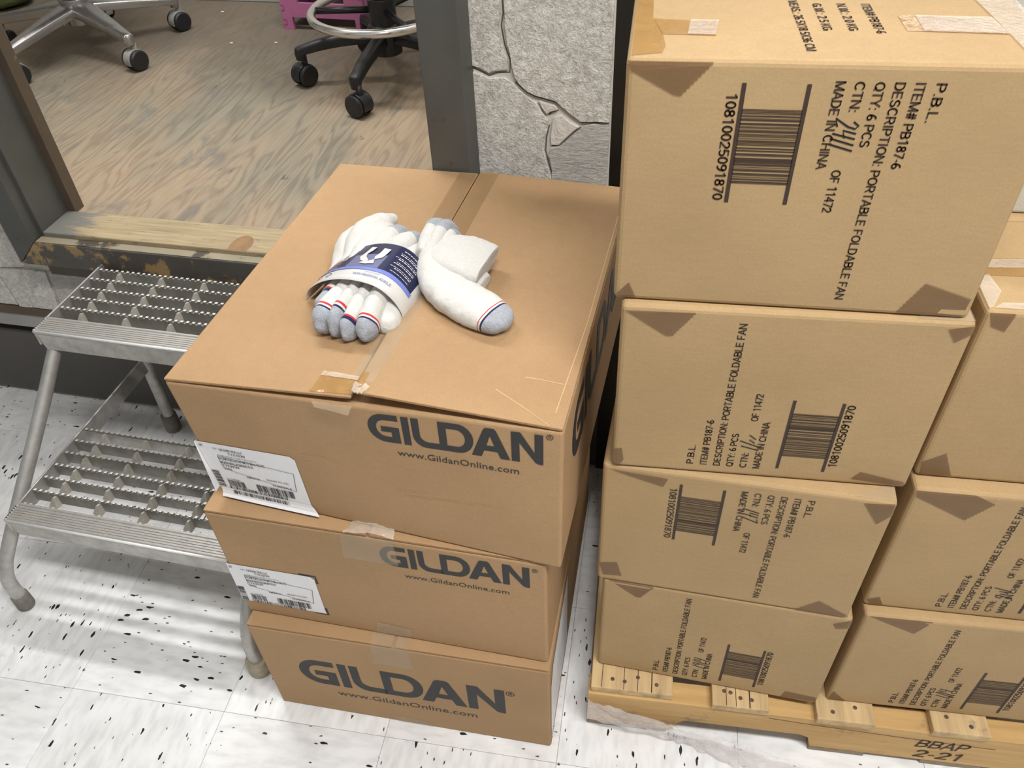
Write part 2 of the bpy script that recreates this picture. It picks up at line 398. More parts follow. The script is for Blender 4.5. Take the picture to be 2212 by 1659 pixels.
def arc(cx, cy, rx, ry, a0, a1, n=8):
    return [(cx + rx * math.cos(R(a0 + (a1 - a0) * i / n)), cy + ry * math.sin(R(a0 + (a1 - a0) * i / n))) for i in range(n + 1)]
_st = [(.09, 0), (.09, 1)]
_bowl = [(.09, .93)] + arc(.36, .69, .23, .24, 90, -90) + [(.09, .45)]
GLY = {   # plain grotesque capitals and figures as stroke centre lines: (advance, strokes)
 'A': (.72, [[(.05, 0), (.36, .97), (.67, 0)], [(.17, .32), (.55, .32)]]),
 'B': (.68, [_st, [(.09, .93)] + arc(.36, .72, .21, .21, 90, -90) + [(.09, .51)], [(.09, .51)] + arc(.36, .29, .25, .22, 90, -90) + [(.09, .07)]]),
 'C': (.72, [arc(.38, .5, .30, .43, 42, 318, 16)]), 'D': (.72, [_st, [(.09, .93)] + arc(.33, .5, .30, .43, 90, -90, 12) + [(.09, .07)]]),
 'E': (.64, [_st, [(.09, .93), (.58, .93)], [(.09, .51), (.53, .51)], [(.09, .07), (.6, .07)]]), 'F': (.60, [_st, [(.09, .93), (.56, .93)], [(.09, .49), (.5, .49)]]),
 'G': (.77, [arc(.38, .5, .31, .43, 45, 340, 16) + [(.69, .45), (.42, .45)], [(.69, .45), (.69, 0)]]), 'H': (.72, [_st, [(.63, 0), (.63, 1)], [(.09, .51), (.63, .51)]]),
 'I': (.26, [[(.13, 0), (.13, 1)]]), 'K': (.68, [_st, [(.09, .33), (.6, 1)], [(.28, .55), (.64, 0)]]), 'L': (.57, [_st, [(.09, .07), (.54, .07)]]),
 'M': (.84, [_st, [(.10, .97), (.42, .05), (.74, .97)], [(.75, 0), (.75, 1)]]), 'N': (.72, [_st, [(.10, .97), (.62, .03)], [(.63, 0), (.63, 1)]]),
 'O': (.77, [arc(.385, .5, .315, .43, 0, 360, 20)]), 'P': (.66, [_st, _bowl]), 'Q': (.77, [arc(.385, .5, .315, .43, 0, 360, 20), [(.46, .24), (.7, -.02)]]),
 'R': (.70, [_st, _bowl, [(.38, .45), (.62, 0)]]), 'S': (.66, [arc(.33, .715, .23, .215, 25, 270, 10) + arc(.33, .285, .25, .215, 90, -160, 10)[0:]]),
 'T': (.62, [[(.02, .93), (.60, .93)], [(.31, 0), (.31, .93)]]), 'U': (.72, [[(.09, 1)] + arc(.36, .31, .27, .24, 180, 360, 10) + [(.63, 1)]]),
 'W': (.94, [[(.03, 1), (.25, .03), (.47, .95), (.69, .03), (.91, 1)]]), 'X': (.66, [[(.05, 0), (.6, 1)], [(.05, 1), (.61, 0)]]), 'Y': (.66, [[(.03, 1), (.33, .43), (.63, 1)], [(.33, .43), (.33, 0)]]), 'Z': (.62, [[(.05, .93), (.56, .93), (.06, .07), (.58, .07)]]),
 '0': (.56, [arc(.28, .5, .21, .43, 0, 360, 18)]), '1': (.56, [[(.33, 0), (.33, .97), (.13, .78)]]), '2': (.56, [arc(.28, .70, .21, .23, 170, -35, 10) + [(.07, .07), (.52, .07)]]),
 '3': (.56, [arc(.27, .72, .2, .21, 150, -90, 10), arc(.27, .29, .22, .22, 90, -150, 10)]), '4': (.56, [[(.40, 0), (.40, .96), (.05, .29), (.54, .29)]]),
 '5': (.56, [[(.49, .93), (.14, .93), (.10, .5)] + arc(.28, .32, .22, .25, 130, -140, 10)]), '6': (.56, [arc(.285, .29, .21, .22, 0, 360, 14), arc(.36, .36, .285, .57, 185, 80, 8)]),
 '7': (.56, [[(.05, .93), (.51, .93), (.2, 0)]]), '8': (.56, [arc(.28, .73, .18, .2, 0, 360, 14), arc(.28, .29, .21, .22, 0, 360, 14)]), '9': (.56, [arc(.275, .71, .21, .22, 0, 360, 14), arc(.20, .64, .285, .57, 5, -100, 8)]),
 '#': (.66, [[(.2, 0), (.3, 1)], [(.42, 0), (.52, 1)], [(.06, .66), (.64, .66)], [(.02, .34), (.6, .34)]]), '.': (.27, [[(.13, 0), (.13, .14)]]), ':': (.28, [[(.14, 0), (.14, .14)], [(.14, .56), (.14, .70)]]),
 '-': (.36, [[(.05, .38), (.31, .38)]]), '/': (.30, [[(.02, 0), (.28, 1)]]), ' ': (.28, [])}
def stroke_text(s, t=.135):
    vs, fs = [], []; x0 = 0.0
    for ch in s:
        adv, strokes = GLY[ch]
        for st in strokes:
            for a, b in zip(st, st[1:]):
                d = Vector((b[0] - a[0], b[1] - a[1])); L = d.length
                if L < 1e-6: continue
                d /= L; q = Vector((-d.y, d.x)) * t / 2; e = d * (t * .22 if len(st) > 2 else 0)
                A, B = Vector(a) - e, Vector(b) + e; o = len(vs)
                vs += [(p.x + x0, p.y) for p in (A + q, A - q, B - q, B + q)]; fs.append((o, o + 1, o + 2, o + 3))
        x0 += adv + .03
    lo = min(v[0] for v in vs); hi = max(v[0] for v in vs)
    return [((x - lo) / (hi - lo), y) for x, y in vs], fs
_tc = {}
def text2d(s, shear=0.0):
    """vertices / triangles of a line of text, normalised to width 1, cap height as is"""
    if (s, shear) in _tc: return _tc[(s, shear)]
    if all(ch in GLY for ch in s):
        _tc[(s, shear)] = r = stroke_text(s)
        if shear: _tc[(s, shear)] = r = ([(x + y * shear / max(1, len(s)), y) for x, y in r[0]], r[1])
        return r
    cu = bpy.data.curves.new('t', 'FONT'); cu.body = s; cu.size = 1.0; cu.resolution_u = 2; cu.shear = shear; cu.fill_mode = 'FRONT'; cu.offset = 0.003
    o = bpy.data.objects.new('t', cu); C.objects.link(o)
    dg = bpy.context.evaluated_depsgraph_get(); dg.update()
    me = bpy.data.meshes.new_from_object(o.evaluated_get(dg))
    vs = [(v.co.x, v.co.y) for v in me.vertices]; fs = [tuple(p.vertices) for p in me.polygons]
    bpy.data.objects.remove(o); bpy.data.curves.remove(cu); bpy.data.meshes.remove(me)
    x0 = min(v[0] for v in vs); x1 = max(v[0] for v in vs)
    vs = [((x - x0) / (x1 - x0), y / 0.70) for x, y in vs]
    _tc[(s, shear)] = (vs, fs); return vs, fs
def put_text(mb, s, u0, v0, length, cap, fn, mi=0, shear=0.0, rot=0.0):
    """text starting at (u0,v0) in a 2-D frame, running along angle rot"""
    vs, fs = text2d(s, shear); c, q = math.cos(rot), math.sin(rot)
    mb.add([fn(u0 + x * length * c - y * cap * q, v0 + x * length * q + y * cap * c) for x, y in vs], fs, mi)

def barcode(mb, u0, u1, v0, v1, fn, seed, n=60, axis='u', mi=0):
    rnd = random.Random(seed); w = [rnd.choice((1, 1, 1, 2, 2, 3)) for _ in range(n)]
    tot = sum(w); a = 0
    for i, k in enumerate(w):
        if i % 2 == 0:
            if axis == 'u':
                p, q = u0 + (u1 - u0) * a / tot, u0 + (u1 - u0) * (a + k) / tot
                mb.add([fn(p, v0), fn(q, v0), fn(q, v1), fn(p, v1)], [(0, 1, 2, 3)], mi)
            else:
                p, q = v0 + (v1 - v0) * a / tot, v0 + (v1 - v0) * (a + k) / tot
                mb.add([fn(u0, p), fn(u1, p), fn(u1, q), fn(u0, q)], [(0, 1, 2, 3)], mi)
        a += k

def catmull(P, n):
    P = [Vector(p) for p in P]; out = []
    Q = [P[0] * 2 - P[1]] + P + [P[-1] * 2 - P[-2]]
    for i in range(1, len(Q) - 2):
        for k in range(n):
            t = k / n; a, b, c, d = Q[i-1], Q[i], Q[i+1], Q[i+2]
            out.append(0.5 * ((2*b) + (c - a) * t + (2*a - 5*b + 4*c - d) * t*t + (3*b - a - 3*c + d) * t**3))
    out.append(P[-1]); return out

# ================================================================== THE SETTING
# ---- store floor: vinyl tiles on their adhesive
fl = obj('floor', MB().box(-6, 5, -6, 8.0, -0.03, -0.003), 'grout'); struct(fl)
TS = 0.3093; TY = R(2.8)
tile_me = None
ux, uy = Vector((math.cos(TY), math.sin(TY), 0)), Vector((-math.sin(TY), math.cos(TY), 0))
org = Vector((-0.107, 0.577, 0))          # a corner of the tile grid
mt = MB().box(-TS/2 + .0003, TS/2 - .0003, -TS/2 + .0003, TS/2 - .0003, -0.003, 0)
for i in range(-9, 7):
    for j in range(-5, 4):
        c = org + ux * (i + .5) * TS + uy * (j + .5) * TS
        if i < 1 and j > 2: continue
        if i >= 1 and c.y > 1.9: continue
        if tile_me is None:
            t = obj('tile', mt, 'tile', fl, bevel=0.0006, bseg=1); tile_me = t.data
        else:
            t = obj('tile', None, None, fl, mesh=tile_me)
            b = t.modifiers.new('edges', 'BEVEL'); b.width = 0.0006; b.segments = 1
        t.location = c; t.rotation_euler = (0, 0, TY + (PI / 2 if (i + j) % 2 else 0) + (PI if (i * 7 + j * 3) % 5 < 2 else 0))
# ---- wall with stone facing and a service opening
OX0, OX1, OZ0, OZ1 = -1.33, -0.43, 0.50, 2.05
WL, WR = -4.2, -0.135
mb = MB()
mb.box(WL, OX0, 1.262, 1.33, 0.25, 2.75).box(OX1, WR, 1.262, 1.33, 0.25, 2.75)
mb.box(OX0, OX1, 1.262, 1.305, 0.25, OZ0).box(OX0, OX1, 1.262, 1.33, OZ1, 2.75)
mb.box(WL, WR, 1.285, 1.33, 0.0, 0.25)
wall = obj('wall_back', mb, 'mortar'); struct(wall)
STONES = {
 'stone': [
  [(-0.367, 1.20), (-0.345, 1.24), (-0.31, 1.23), (-0.316, 1.14), (-0.31, 1.06), (-0.313, 1.035), (-0.312, 1.016), (-0.316, 0.997), (-0.312, 0.969), (-0.304, 0.944), (-0.304, 0.929), (-0.321, 0.927), (-0.336, 0.922), (-0.351, 0.93), (-0.368, 0.934)],
  [(-0.305, 1.035), (-0.309, 1.14), (-0.303, 1.25), (-0.25, 1.28), (-0.18, 1.27), (-0.137, 1.29), (-0.137, 0.852), (-0.158, 0.852), (-0.184, 0.85), (-0.199, 0.86), (-0.215, 0.873), (-0.227, 0.883), (-0.244, 0.887), (-0.261, 0.891), (-0.273, 0.896), (-0.286, 0.908), (-0.293, 0.919), (-0.297, 0.937), (-0.299, 0.957), (-0.304, 0.98), (-0.306, 1.001)],
  [(-0.368, 0.925), (-0.349, 0.92), (-0.334, 0.915), (-0.31, 0.917), (-0.298, 0.91), (-0.286, 0.897), (-0.273, 0.887), (-0.258, 0.877), (-0.249, 0.862), (-0.24, 0.849), (-0.24, 0.832), (-0.245, 0.815), (-0.247, 0.794), (-0.242, 0.773), (-0.237, 0.754), (-0.232, 0.736), (-0.24, 0.60), (-0.30, 0.57), (-0.40, 0.59), (-0.42, 0.70), (-0.379, 0.8)],
  [(-1.477, 0.517), (-1.40, 0.53), (-1.395, 0.47), (-1.47, 0.425), (-1.531, 0.419), (-1.60, 0.44), (-1.62, 0.56), (-1.54, 0.60)],
  [(-1.535, 0.412), (-1.473, 0.419), (-1.445, 0.42), (-1.408, 0.42), (-1.412, 0.385), (-1.418, 0.340), (-1.425, 0.306), (-1.534, 0.306), (-1.532, 0.346), (-1.542, 0.398)],
  [(-1.55, 0.384), (-1.545, 0.342), (-1.541, 0.307), (-1.66, 0.307), (-1.68, 0.36), (-1.62, 0.41)],
  [(-1.63, 0.43), (-1.70, 0.37), (-1.90, 0.38), (-1.95, 0.52), (-1.80, 0.60), (-1.64, 0.57)],
  [(-1.42, 0.56), (-1.52, 0.62), (-1.62, 0.60), (-1.75, 0.66), (-1.72, 0.90), (-1.55, 0.95), (-1.42, 0.90)],
  [(-1.42, 0.92), (-1.55, 0.97), (-1.70, 0.93), (-1.78, 1.2), (-1.60, 1.36), (-1.42, 1.30)],
  [(-0.367, 1.26), (-0.31, 1.25), (-0.24, 1.30), (-0.138, 1.31), (-0.138, 1.70), (-0.28, 1.74), (-0.367, 1.68)],
  [(-0.367, 1.70), (-0.28, 1.76), (-0.138, 1.72), (-0.138, 2.1), (-0.367, 2.06)],
  [(-0.42, 0.57), (-0.30, 0.55), (-0.23, 0.58), (-0.138, 0.56), (-0.138, 0.307), (-0.42, 0.307)]],
 'stone_pale': [
  [(-0.255, 0.882), (-0.242, 0.878), (-0.227, 0.875), (-0.222, 0.868), (-0.235, 0.864), (-0.241, 0.859), (-0.249, 0.869)],
  [(-0.233, 0.846), (-0.229, 0.855), (-0.216, 0.859), (-0.202, 0.847), (-0.187, 0.84), (-0.196, 0.832), (-0.208, 0.82), (-0.221, 0.806), (-0.235, 0.805), (-0.235, 0.828)]],
 'stone_layered': [
  [(-0.235, 0.799), (-0.221, 0.803), (-0.205, 0.817), (-0.191, 0.831), (-0.179, 0.843), (-0.162, 0.847), (-0.138, 0.847), (-0.138, 0.60), (-0.226, 0.595), (-0.234, 0.764), (-0.239, 0.786)],
  [(-1.401, 0.422), (-1.10, 0.420), (-0.80, 0.422), (-0.44, 0.42), (-0.44, 0.307), (-0.9, 0.306), (-1.413, 0.306), (-1.408, 0.345), (-1.402, 0.385)]],
}
def rough_edge(pts, seed, step=0.011, amp=0.0014):
    rnd = random.Random(seed); out = []
    for a, b in zip(pts, pts[1:] + pts[:1]):
        n = max(1, int(math.dist(a, b) / step))
        for k in range(n):
            t = k / n
            out.append((a[0] + (b[0]-a[0]) * t + (rnd.uniform(-amp, amp) if k else 0), a[1] + (b[1]-a[1]) * t + (rnd.uniform(-amp, amp) if k else 0)))
    return out
sd = 0
for mname, pls in STONES.items():
    for pl in pls:
        sd += 1
        y = 1.2565 + 0.0012 * math.sin(sd * 2.3)
        obj('stone', MB().prism(rough_edge(pl, sd), lambda a, b, y=y: (a, y, b), lambda a, b: (a, 1.268, b)), mname, wall, bevel=0.0015, bseg=1)
# the dark cracks that edge some stones
jl = MB()
for pts in ([(-0.3725, .9335), (-0.352, .9255), (-0.336, .918), (-0.321, .9235), (-0.3015, .925), (-0.300, .944), (-0.308, .969), (-0.312, .997), (-0.308, 1.016), (-0.309, 1.06)],
            [(-0.293, .909), (-0.274, .893), (-0.261, .887), (-0.244, .883), (-0.227, .879), (-0.214, .870), (-0.198, .857), (-0.183, .847), (-0.158, .848), (-0.138, .849)],
            [(-0.238, .857), (-0.234, .862), (-0.222, .866)], [(-0.184, .839), (-0.196, .829), (-0.208, .817), (-0.221, .803), (-0.234, .803)],
            [(-0.2375, .84), (-0.2425, .818), (-0.2445, .794), (-0.2395, .771), (-0.234, .752)]):
    jl.ribbon(pts, 0.0022, lambda a, b: (a, 1.2612, b))
obj('joint_line', jl, 'joint', wall)

# base of the wall: panel with its shade in the paint, dark-lined recess, grey trim board, brown ledge
b = obj('baseboard_back', MB().box(WL, WR, 1.258, 1.285, 0.013, 0.217), 'panel_shaded', bevel=0.003); struct(b)
b = obj('trim_1', MB().box(WL, WR, 1.252, 1.285, 0.244, 0.287), 'paint_trim', bevel=0.003); struct(b)
b = obj('trim_2', MB().prism([(1.248, .287), (1.285, .287), (1.285, .306), (1.256, .304)], lambda y, z: (WL, y, z), lambda y, z: (WR, y, z)), 'paint_brown'); struct(b)
b = obj('trim_3', MB().box(WR, -0.07, 1.262, 1.42, 0.0, 2.75), 'black_metal'); struct(b)
b = obj('wall_right', MB().box(-0.14, -0.04, 1.42, 2.75, 0.0, 2.75), 'wall_paint'); struct(b)
b = obj('recess_shade', MB().box(WL, WR, 1.2845, 1.2850, 0.0, 0.25), 'dark'); struct(b)  # thin dark sheet standing in for the shade inside the recess

# ---- opening frame
dr = thing('door_1', '', ''); del dr['label']; del dr['category']; struct(dr)
cy0, cy1 = 1.192, 1.2185
f0 = lambda a, b: (a, cy0, b); f1 = lambda a, b: (a, 1.262, b); f1s = lambda a, b: (a, cy1, b)
obj('casing', MB().prism([(-1.387, .488), (-1.328, .546), (-1.328, 2.06), (-1.387, 2.12)], f0, f1), 'paint_grey', dr, bevel=0.0015)
obj('casing', MB().prism([(-1.386, .487), (-0.364, .487), (-0.427, .546), (-1.328, .546)], f0, f1), 'paint_worn', dr, bevel=0.0025)
obj('casing', MB().prism([(-0.362, .488), (-0.427, .546), (-0.427, 2.06), (-0.362, 2.12)], f0, f1), 'paint_grey', dr, bevel=0.0015)
obj('casing', MB().prism([(-1.387, 2.121), (-0.362, 2.121), (-0.427, 2.061), (-1.328, 2.061)], f0, f1), 'paint_grey', dr, bevel=0.0015)
obj('apron', MB().box(-1.38, -0.37, 1.244, 1.262, 0.424, 0.487), 'paint_brown', dr, bevel=0.002)
obj('jamb', MB().box(-1.345, -1.319, cy1, 1.306, 0.50, 2.06), 'paint_grey', dr, bevel=0.001)
obj('jamb', MB().box(-0.436, -0.41, cy1, 1.306, 0.50, 2.06), 'paint_grey', dr, bevel=0.001)
obj('jamb', MB().box(-1.319, -0.436, cy1, 1.306, 2.03, 2.06), 'paint_grey', dr, bevel=0.001)
obj('stop', MB().box(-1.345, -1.299, 1.306, 1.335, 0.50, 2.06), 'paint_brown', dr, bevel=0.001)
obj('stop', MB().box(-0.456, -0.41, 1.306, 1.335, 0.50, 2.06), 'paint_brown', dr, bevel=0.001)
# sill board, slightly crowned by wear
sl = obj('sill', MB().box(-1.319, -0.436, 1.2165, 1.306, 0.500, 0.5575), 'sill_wood', dr, bevel=0.003)
obj('worn_edge', MB().box(-1.324, -0.432, 1.1945, 1.2168, 0.5462, 0.5475), 'paint_bare', dr, bevel=.0005)
kn = MB(); kn.poly([[(-0.872 + .026 * math.cos(t) * (1 if math.cos(t) > 0 else .8), 1.236 + .035 * math.sin(t)) for t in [R(-30 + i * 12) for i in range(21)]]], lambda a, b: (a, b, 0.55765))
obj('knot', kn, plain('sill_knot', '#8a6b4a', 0.7, var=0.25, scale=40), sl)
# nails and small holes in the posts
for x, z in ((-0.392, .795), (-0.416, .87), (-0.399, .87), (-1.372, .62), (-1.352, .70), (-1.365, .55), (-1.29, .512), (-1.12, .497), (-0.95, .53)):
    obj('nail', MB().tube([(x, cy0 + .001, z), (x, cy0 - .0008, z)], 0.0022, 8), 'nail', dr)

# ---- raised platform behind the opening
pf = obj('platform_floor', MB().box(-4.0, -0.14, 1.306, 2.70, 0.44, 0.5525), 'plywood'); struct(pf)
w = obj('wall_rear', MB().box(-4.0, -0.04, 2.69, 2.75, 0.5525, 2.75), 'wall_paint'); struct(w)
w = obj('baseboard_rear', MB().box(-4.0, -0.14, 2.676, 2.69, 0.5525, 0.66), 'paint_trim', bevel=0.003); struct(w)
w = obj('wall_left', MB().box(-4.1, -4.0, 1.40, 2.75, 0.44, 2.75), 'wall_paint'); struct(w)
ce = obj('ceiling', MB().box(-6, 5, -6, 8.0, 2.75, 2.8), 'ceiling_white'); struct(ce)
# ceiling fixtures that carry the area lights (light itself is set at the top)
def fixture(x, y, L, wd_, label):
    t = thing('ceiling_light', label, 'lamp', (x, y, 0), 0, 'fluorescent ceiling fixtures')
    obj('housing', MB().box(-L/2 - .02, L/2 + .02, -wd_/2 - .02, wd_/2 + .02, 2.685, 2.75), 'ceiling_white', t, bevel=0.005)
fixture(-0.75, 1.86, 2.4, 0.12, 'fluorescent ceiling fixture over the platform room')
fixture(0.66, -0.03, 1.8, 0.22, 'fluorescent ceiling fixture over the stacked cartons')
fixture(1.9, 5.0, 3.6, 0.36, 'unseen fluorescent ceiling fixture added for sheen, beyond the pallet')
fixture(-0.6, -2.6, 4.8, 0.24, 'unseen fluorescent ceiling fixture added as front fill, farther out in the store')

# ================================================================== SOCK CARTONS (three stacked)
GW, GD = 0.5044, 0.5602
def gildan_letters(mb, u0, v0, width, cap, fn):
    k = width / 4.66
    def P(loops, dx): mb.poly([[(u0 + (x + dx) * k, v0 + y * cap) for x, y in l] for l in loops], fn)
    G = [(.86, 1), (.46, 1)] + arc(.46, .5, .46, .5, 90, 270, 14)[1:] + [(.86, 0), (.86, .57), (.36, .57), (.36, .38), (.64, .38), (.64, .2), (.48, .2)] + arc(.48, .5, .25, .30, 270, 90, 12)[1:] + [(.86, .8)]
    P([G], 0)
    P([[(0, 0), (.2, 0), (.2, 1), (0, 1)]], .95)
    P([[(0, 1)] + arc(.34, .4, .34, .4, 180, 270, 8) + [(.76, 0), (.76, .2), (.42, .2)] + arc(.42, .42, .22, .22, 270, 180, 6) + [(.2, 1)]], 1.22)
    D = [(0, 0), (0, 1), (.5, 1)] + arc(.5, .5, .42, .5, 90, -90, 14)[1:]
    Dh = [(.21, .2), (.21, .8), (.47, .8)] + arc(.47, .5, .23, .3, 90, -90, 12)[1:]
    P([D, Dh], 1.93)
    P([[(0, 0), (.34, .93), (.40, 1), (.62, 1), (.68, .93), (1.02, 0), (.77, 0), (.69, .22), (.34, .22), (.26, 0)], [(.41, .4), (.62, .4), (.52, .72), (.50, .72)]], 2.78)
    P([[(0, 0), (0, 1), (.24, 1), (.60, .36), (.60, 1), (.82, 1), (.82, 0), (.70, 0), (.62, .04), (.21, .66), (.21, 0)]], 3.84)
def reg_mark(mb, cx, cz, r, fn):
    mb.poly([arc(cx, cz, r, r, 0, 345, 23), arc(cx, cz, r * .8, r * .8, 0, 345, 23)], fn)
    put_text(mb, 'R', cx - r * .38, cz - r * .45, r * .8, r * .95, fn)

def sock_carton(label, loc, rot, h, off, logo, url, reg, seam_lift=(0.003, 0.003), flap_in=0.0):
    t = thing('carton', label, 'box', loc, rot, 'stacked sock cartons')
    d = {k: off.get(k, 0.0) for k in ('flt', 'frt', 'flb', 'frb')}
    p = [(0, d['flb'], 0), (GW, d['frb'], 0), (GW, GD, 0), (0, GD, 0), (0, d['flt'], h - .0045), (GW, d['frt'], h - .0045), (GW, GD, h - .0045), (0, GD, h - .0045)]
    bo = obj('body', MB().hexa(p), 'kraft', t, bevel=0.0045, bseg=3)
    if off:
        bm = bmesh.new(); bm.from_mesh(bo.data); bmesh.ops.subdivide_edges(bm, edges=bm.edges[:], cuts=9, use_grid_fill=True); bm.to_mesh(bo.data); bm.free()
    def fr(x, z):          # a point on the (slightly skewed) front face
        a = min(max(x / GW, 0), 1); bz = z / h
        y = (d['flb'] * (1 - a) + d['frb'] * a) * (1 - bz) + (d['flt'] * (1 - a) + d['frt'] * a) * bz
        return (x, y - 0.0004, z)
    # two long top flaps meeting in the middle, lifted a little at the seam
    for s, (la, lb) in ((0, seam_lift), (1, seam_lift)):
        x0, x1 = (0.001, GW/2 - .0022) if s == 0 else (GW/2 + .0022, GW - .001)
        lz = [h - .0035, h - .0035 + (la if s == 0 else lb)]
        za, zb = (lz[0], lz[1]) if s == 0 else (lz[1], lz[0])
        fy = d['flt'] * (1 - x0 / GW) + d['frt'] * x0 / GW + flap_in; fy1 = d['flt'] * (1 - x1 / GW) + d['frt'] * x1 / GW + flap_in
        hz = .35
        q = [(x0, fy + .001, za), (x1, fy1 + .001, zb), (x1, GD - .001, lz[0] + (zb - lz[0]) * hz), (x0, GD - .001, lz[0] + (za - lz[0]) * hz)]
        f = obj('flap', MB().hexa(q + [(x, y, z + .0035) for x, y, z in q]), 'kraft', t, bevel=0.0012, bseg=2)
        # corrugated raw edge along the front of the flap
        e = MB()
        e.add([(x0 + .002, fy + .0006, za + .0006), (x1 - .002, fy1 + .0006, zb + .0006), (x1 - .002, fy1 + .0006, zb + .0028), (x0 + .002, fy + .0006, za + .0028)], [(0, 1, 2, 3)])
        obj('raw_edge', e, 'kraft_edge', f)
    m = MB(); gildan_letters(m, *logo, fr); reg_mark(m, *reg, fr); obj('printed_logo', m, 'ink', t)
    m = MB(); put_text(m, 'www.GildanOnline.com', url[0], url[1], url[2], url[3], fr); obj('printed_web_address', m, 'ink', t)
    return t, fr

def shipping_label(t, fr, x0, z0, w, hgt, fold=False, seed=1):
    """white address label on the left of the front, turned round the corner"""
    o3 = lambda a, b, k=0.0: (fr(a, b)[0], fr(a, b)[1] - k, b)
    m = MB(); nx, nz = 14, 8
    r = 0.006
    pts = [(x0 - .0, z0), (x0 + w, z0)] + arc(x0 + w - r, z0 + hgt - r, r, r, 0, 90, 5) + [(x0, z0 + hgt)]
    for i in range(24):                                     # narrow strips so the paper follows the bowed panel
        a0, a1 = x0 + w * i / 24, x0 + w * (i + 1) / 24
        top = lambda a: z0 + hgt - (r - math.sqrt(max(0, r * r - max(0, a - (x0 + w - r)) ** 2)) if a > x0 + w - r else 0)
        for j in range(8):
            b0 = [z0 + (top(a) - z0) * j / 8 for a in (a0, a1)]; b1 = [z0 + (top(a) - z0) * (j + 1) / 8 for a in (a0, a1)]
            m.add([o3(a0, b0[0], .0006), o3(a1, b0[1], .0006), o3(a1, b1[1], .0006), o3(a0, b1[0], .0006)], [(0, 1, 2, 3)])
    # part that goes round the left side of the carton
    m.add([(x0 - .0006, 0.0, z0), (x0 - .0006, .02, z0), (x0 - .0006, .02, z0 + hgt), (x0 - .0006, 0.0, z0 + hgt)], [(0, 1, 2, 3)])
    if fold:                 # loose lower end that lies over the carton below
        g = MB(); ys = [0, -.0008, -.003, -.0065]; zs = [z0, z0 - .006, z0 - .012, z0 - .0155]
        vv = []
        for k in range(4):
            for i in range(9):
                a = i / 8; x = x0 + .002 + (w - .002 + k * .004 * a) * a
                p = fr(x, max(zs[k], 0)); dz = -.012 * a * (1 - a) * (k > 1) * 0.3
                vv.append((p[0], p[1] + ys[k] - .0008, zs[k] + dz + 0.0))
        g.add(vv, [(k*9+i, k*9+i+1, (k+1)*9+i+1, (k+1)*9+i) for k in range(3) for i in range(8)])
        m.add(g.v, g.f)
    lab = obj('shipping_label', m, 'white_paper', t)
    if fold:
        q = MB(); barcode(q, x0 + .022, x0 + .112, z0 - .009, z0 - .001, lambda a, b: (fr(a, b)[0], fr(a, b)[1] - .0026 - .10 * max(0, z0 - .005 - b), b), 5, 90); obj('label_print', q, 'ink', lab)
    lab['label'] = 'white address label with barcodes'
    p = MB(); fn = lambda a, b: o3(a, b, .0012)
    sx, sz = w / 0.146, hgt / 0.100
    X = lambda a: x0 + a * sx
    Z = lambda b: z0 + (b - .026) * sz
    put_text(p, 'TO:', X(.022), Z(.1145), .008 * sx, .0030, fn)
    put_text(p, 'GILDAN USA LLC', X(.032), Z(.113), .035 * sx, .0052, fn)
    put_text(p, '1723239', X(.043), Z(.1065), .026 * sx, .0042, fn)
    put_text(p, 'WGPM1000LGRGWHM170 Mens Akl HC', X(.024), Z(.101), .060 * sx, .0022, fn)
    put_text(p, 'WGPM1000LGRGWHM170 Mens Akl HC', X(.024), Z(.0925), .070 * sx, .0060, fn)
    put_text(p, 'WGPM1000LGRGWHM170-01', X(.024), Z(.0845), .050 * sx, .0054, fn)
    put_text(p, '1723239', X(.025), Z(.0785), .026 * sx, .0044, fn)
    put_text(p, 'OS/PK', X(.024), Z(.0715), .014 * sx, .0038, fn)
    put_text(p, '24PK/CA', X(.056), Z(.0605), .021 * sx, .0040, fn)
    put_text(p, 'GILDAN SCI (CD)', X(.088), Z(.0640), .034 * sx, .0036, fn)
    put_text(p, '12.00DZ/CA', X(.094), Z(.0530), .030 * sx, .0040, fn)
    put_text(p, 'Lot: 23863382', X(.020), Z(.0490), .022 * sx, .0026, fn)
    put_text(p, '01', X(.003), Z(.116), .005 * sx, .0055, fn)
    for a, b, c, d_ in ((.024, .0775, .024, .100), (.024, .100, .136, .0905), (.136, .0905, .130, .0515), (.130, .0515, .036, .0700), (.036, .0700, .024, .0775)):
        p.ribbon([(X(a), Z(b)), (X(c), Z(d_))], .0007, fn)
    barcode(p, X(.020), X(.047), Z(.0335), Z(.0475), fn, seed, 34)
    barcode(p, X(.066), X(.124), Z(.0335), Z(.0490), fn, seed + 1, 60)
    barcode(p, X(.018), X(.112), Z(.0265), Z(.0325), fn, seed + 2, 90)
    barcode(p, X(.001), X(.0125), Z(.028), Z(.066), fn, seed + 3, 34, 'v')
    obj('label_print', p, 'ink', lab)
    return lab

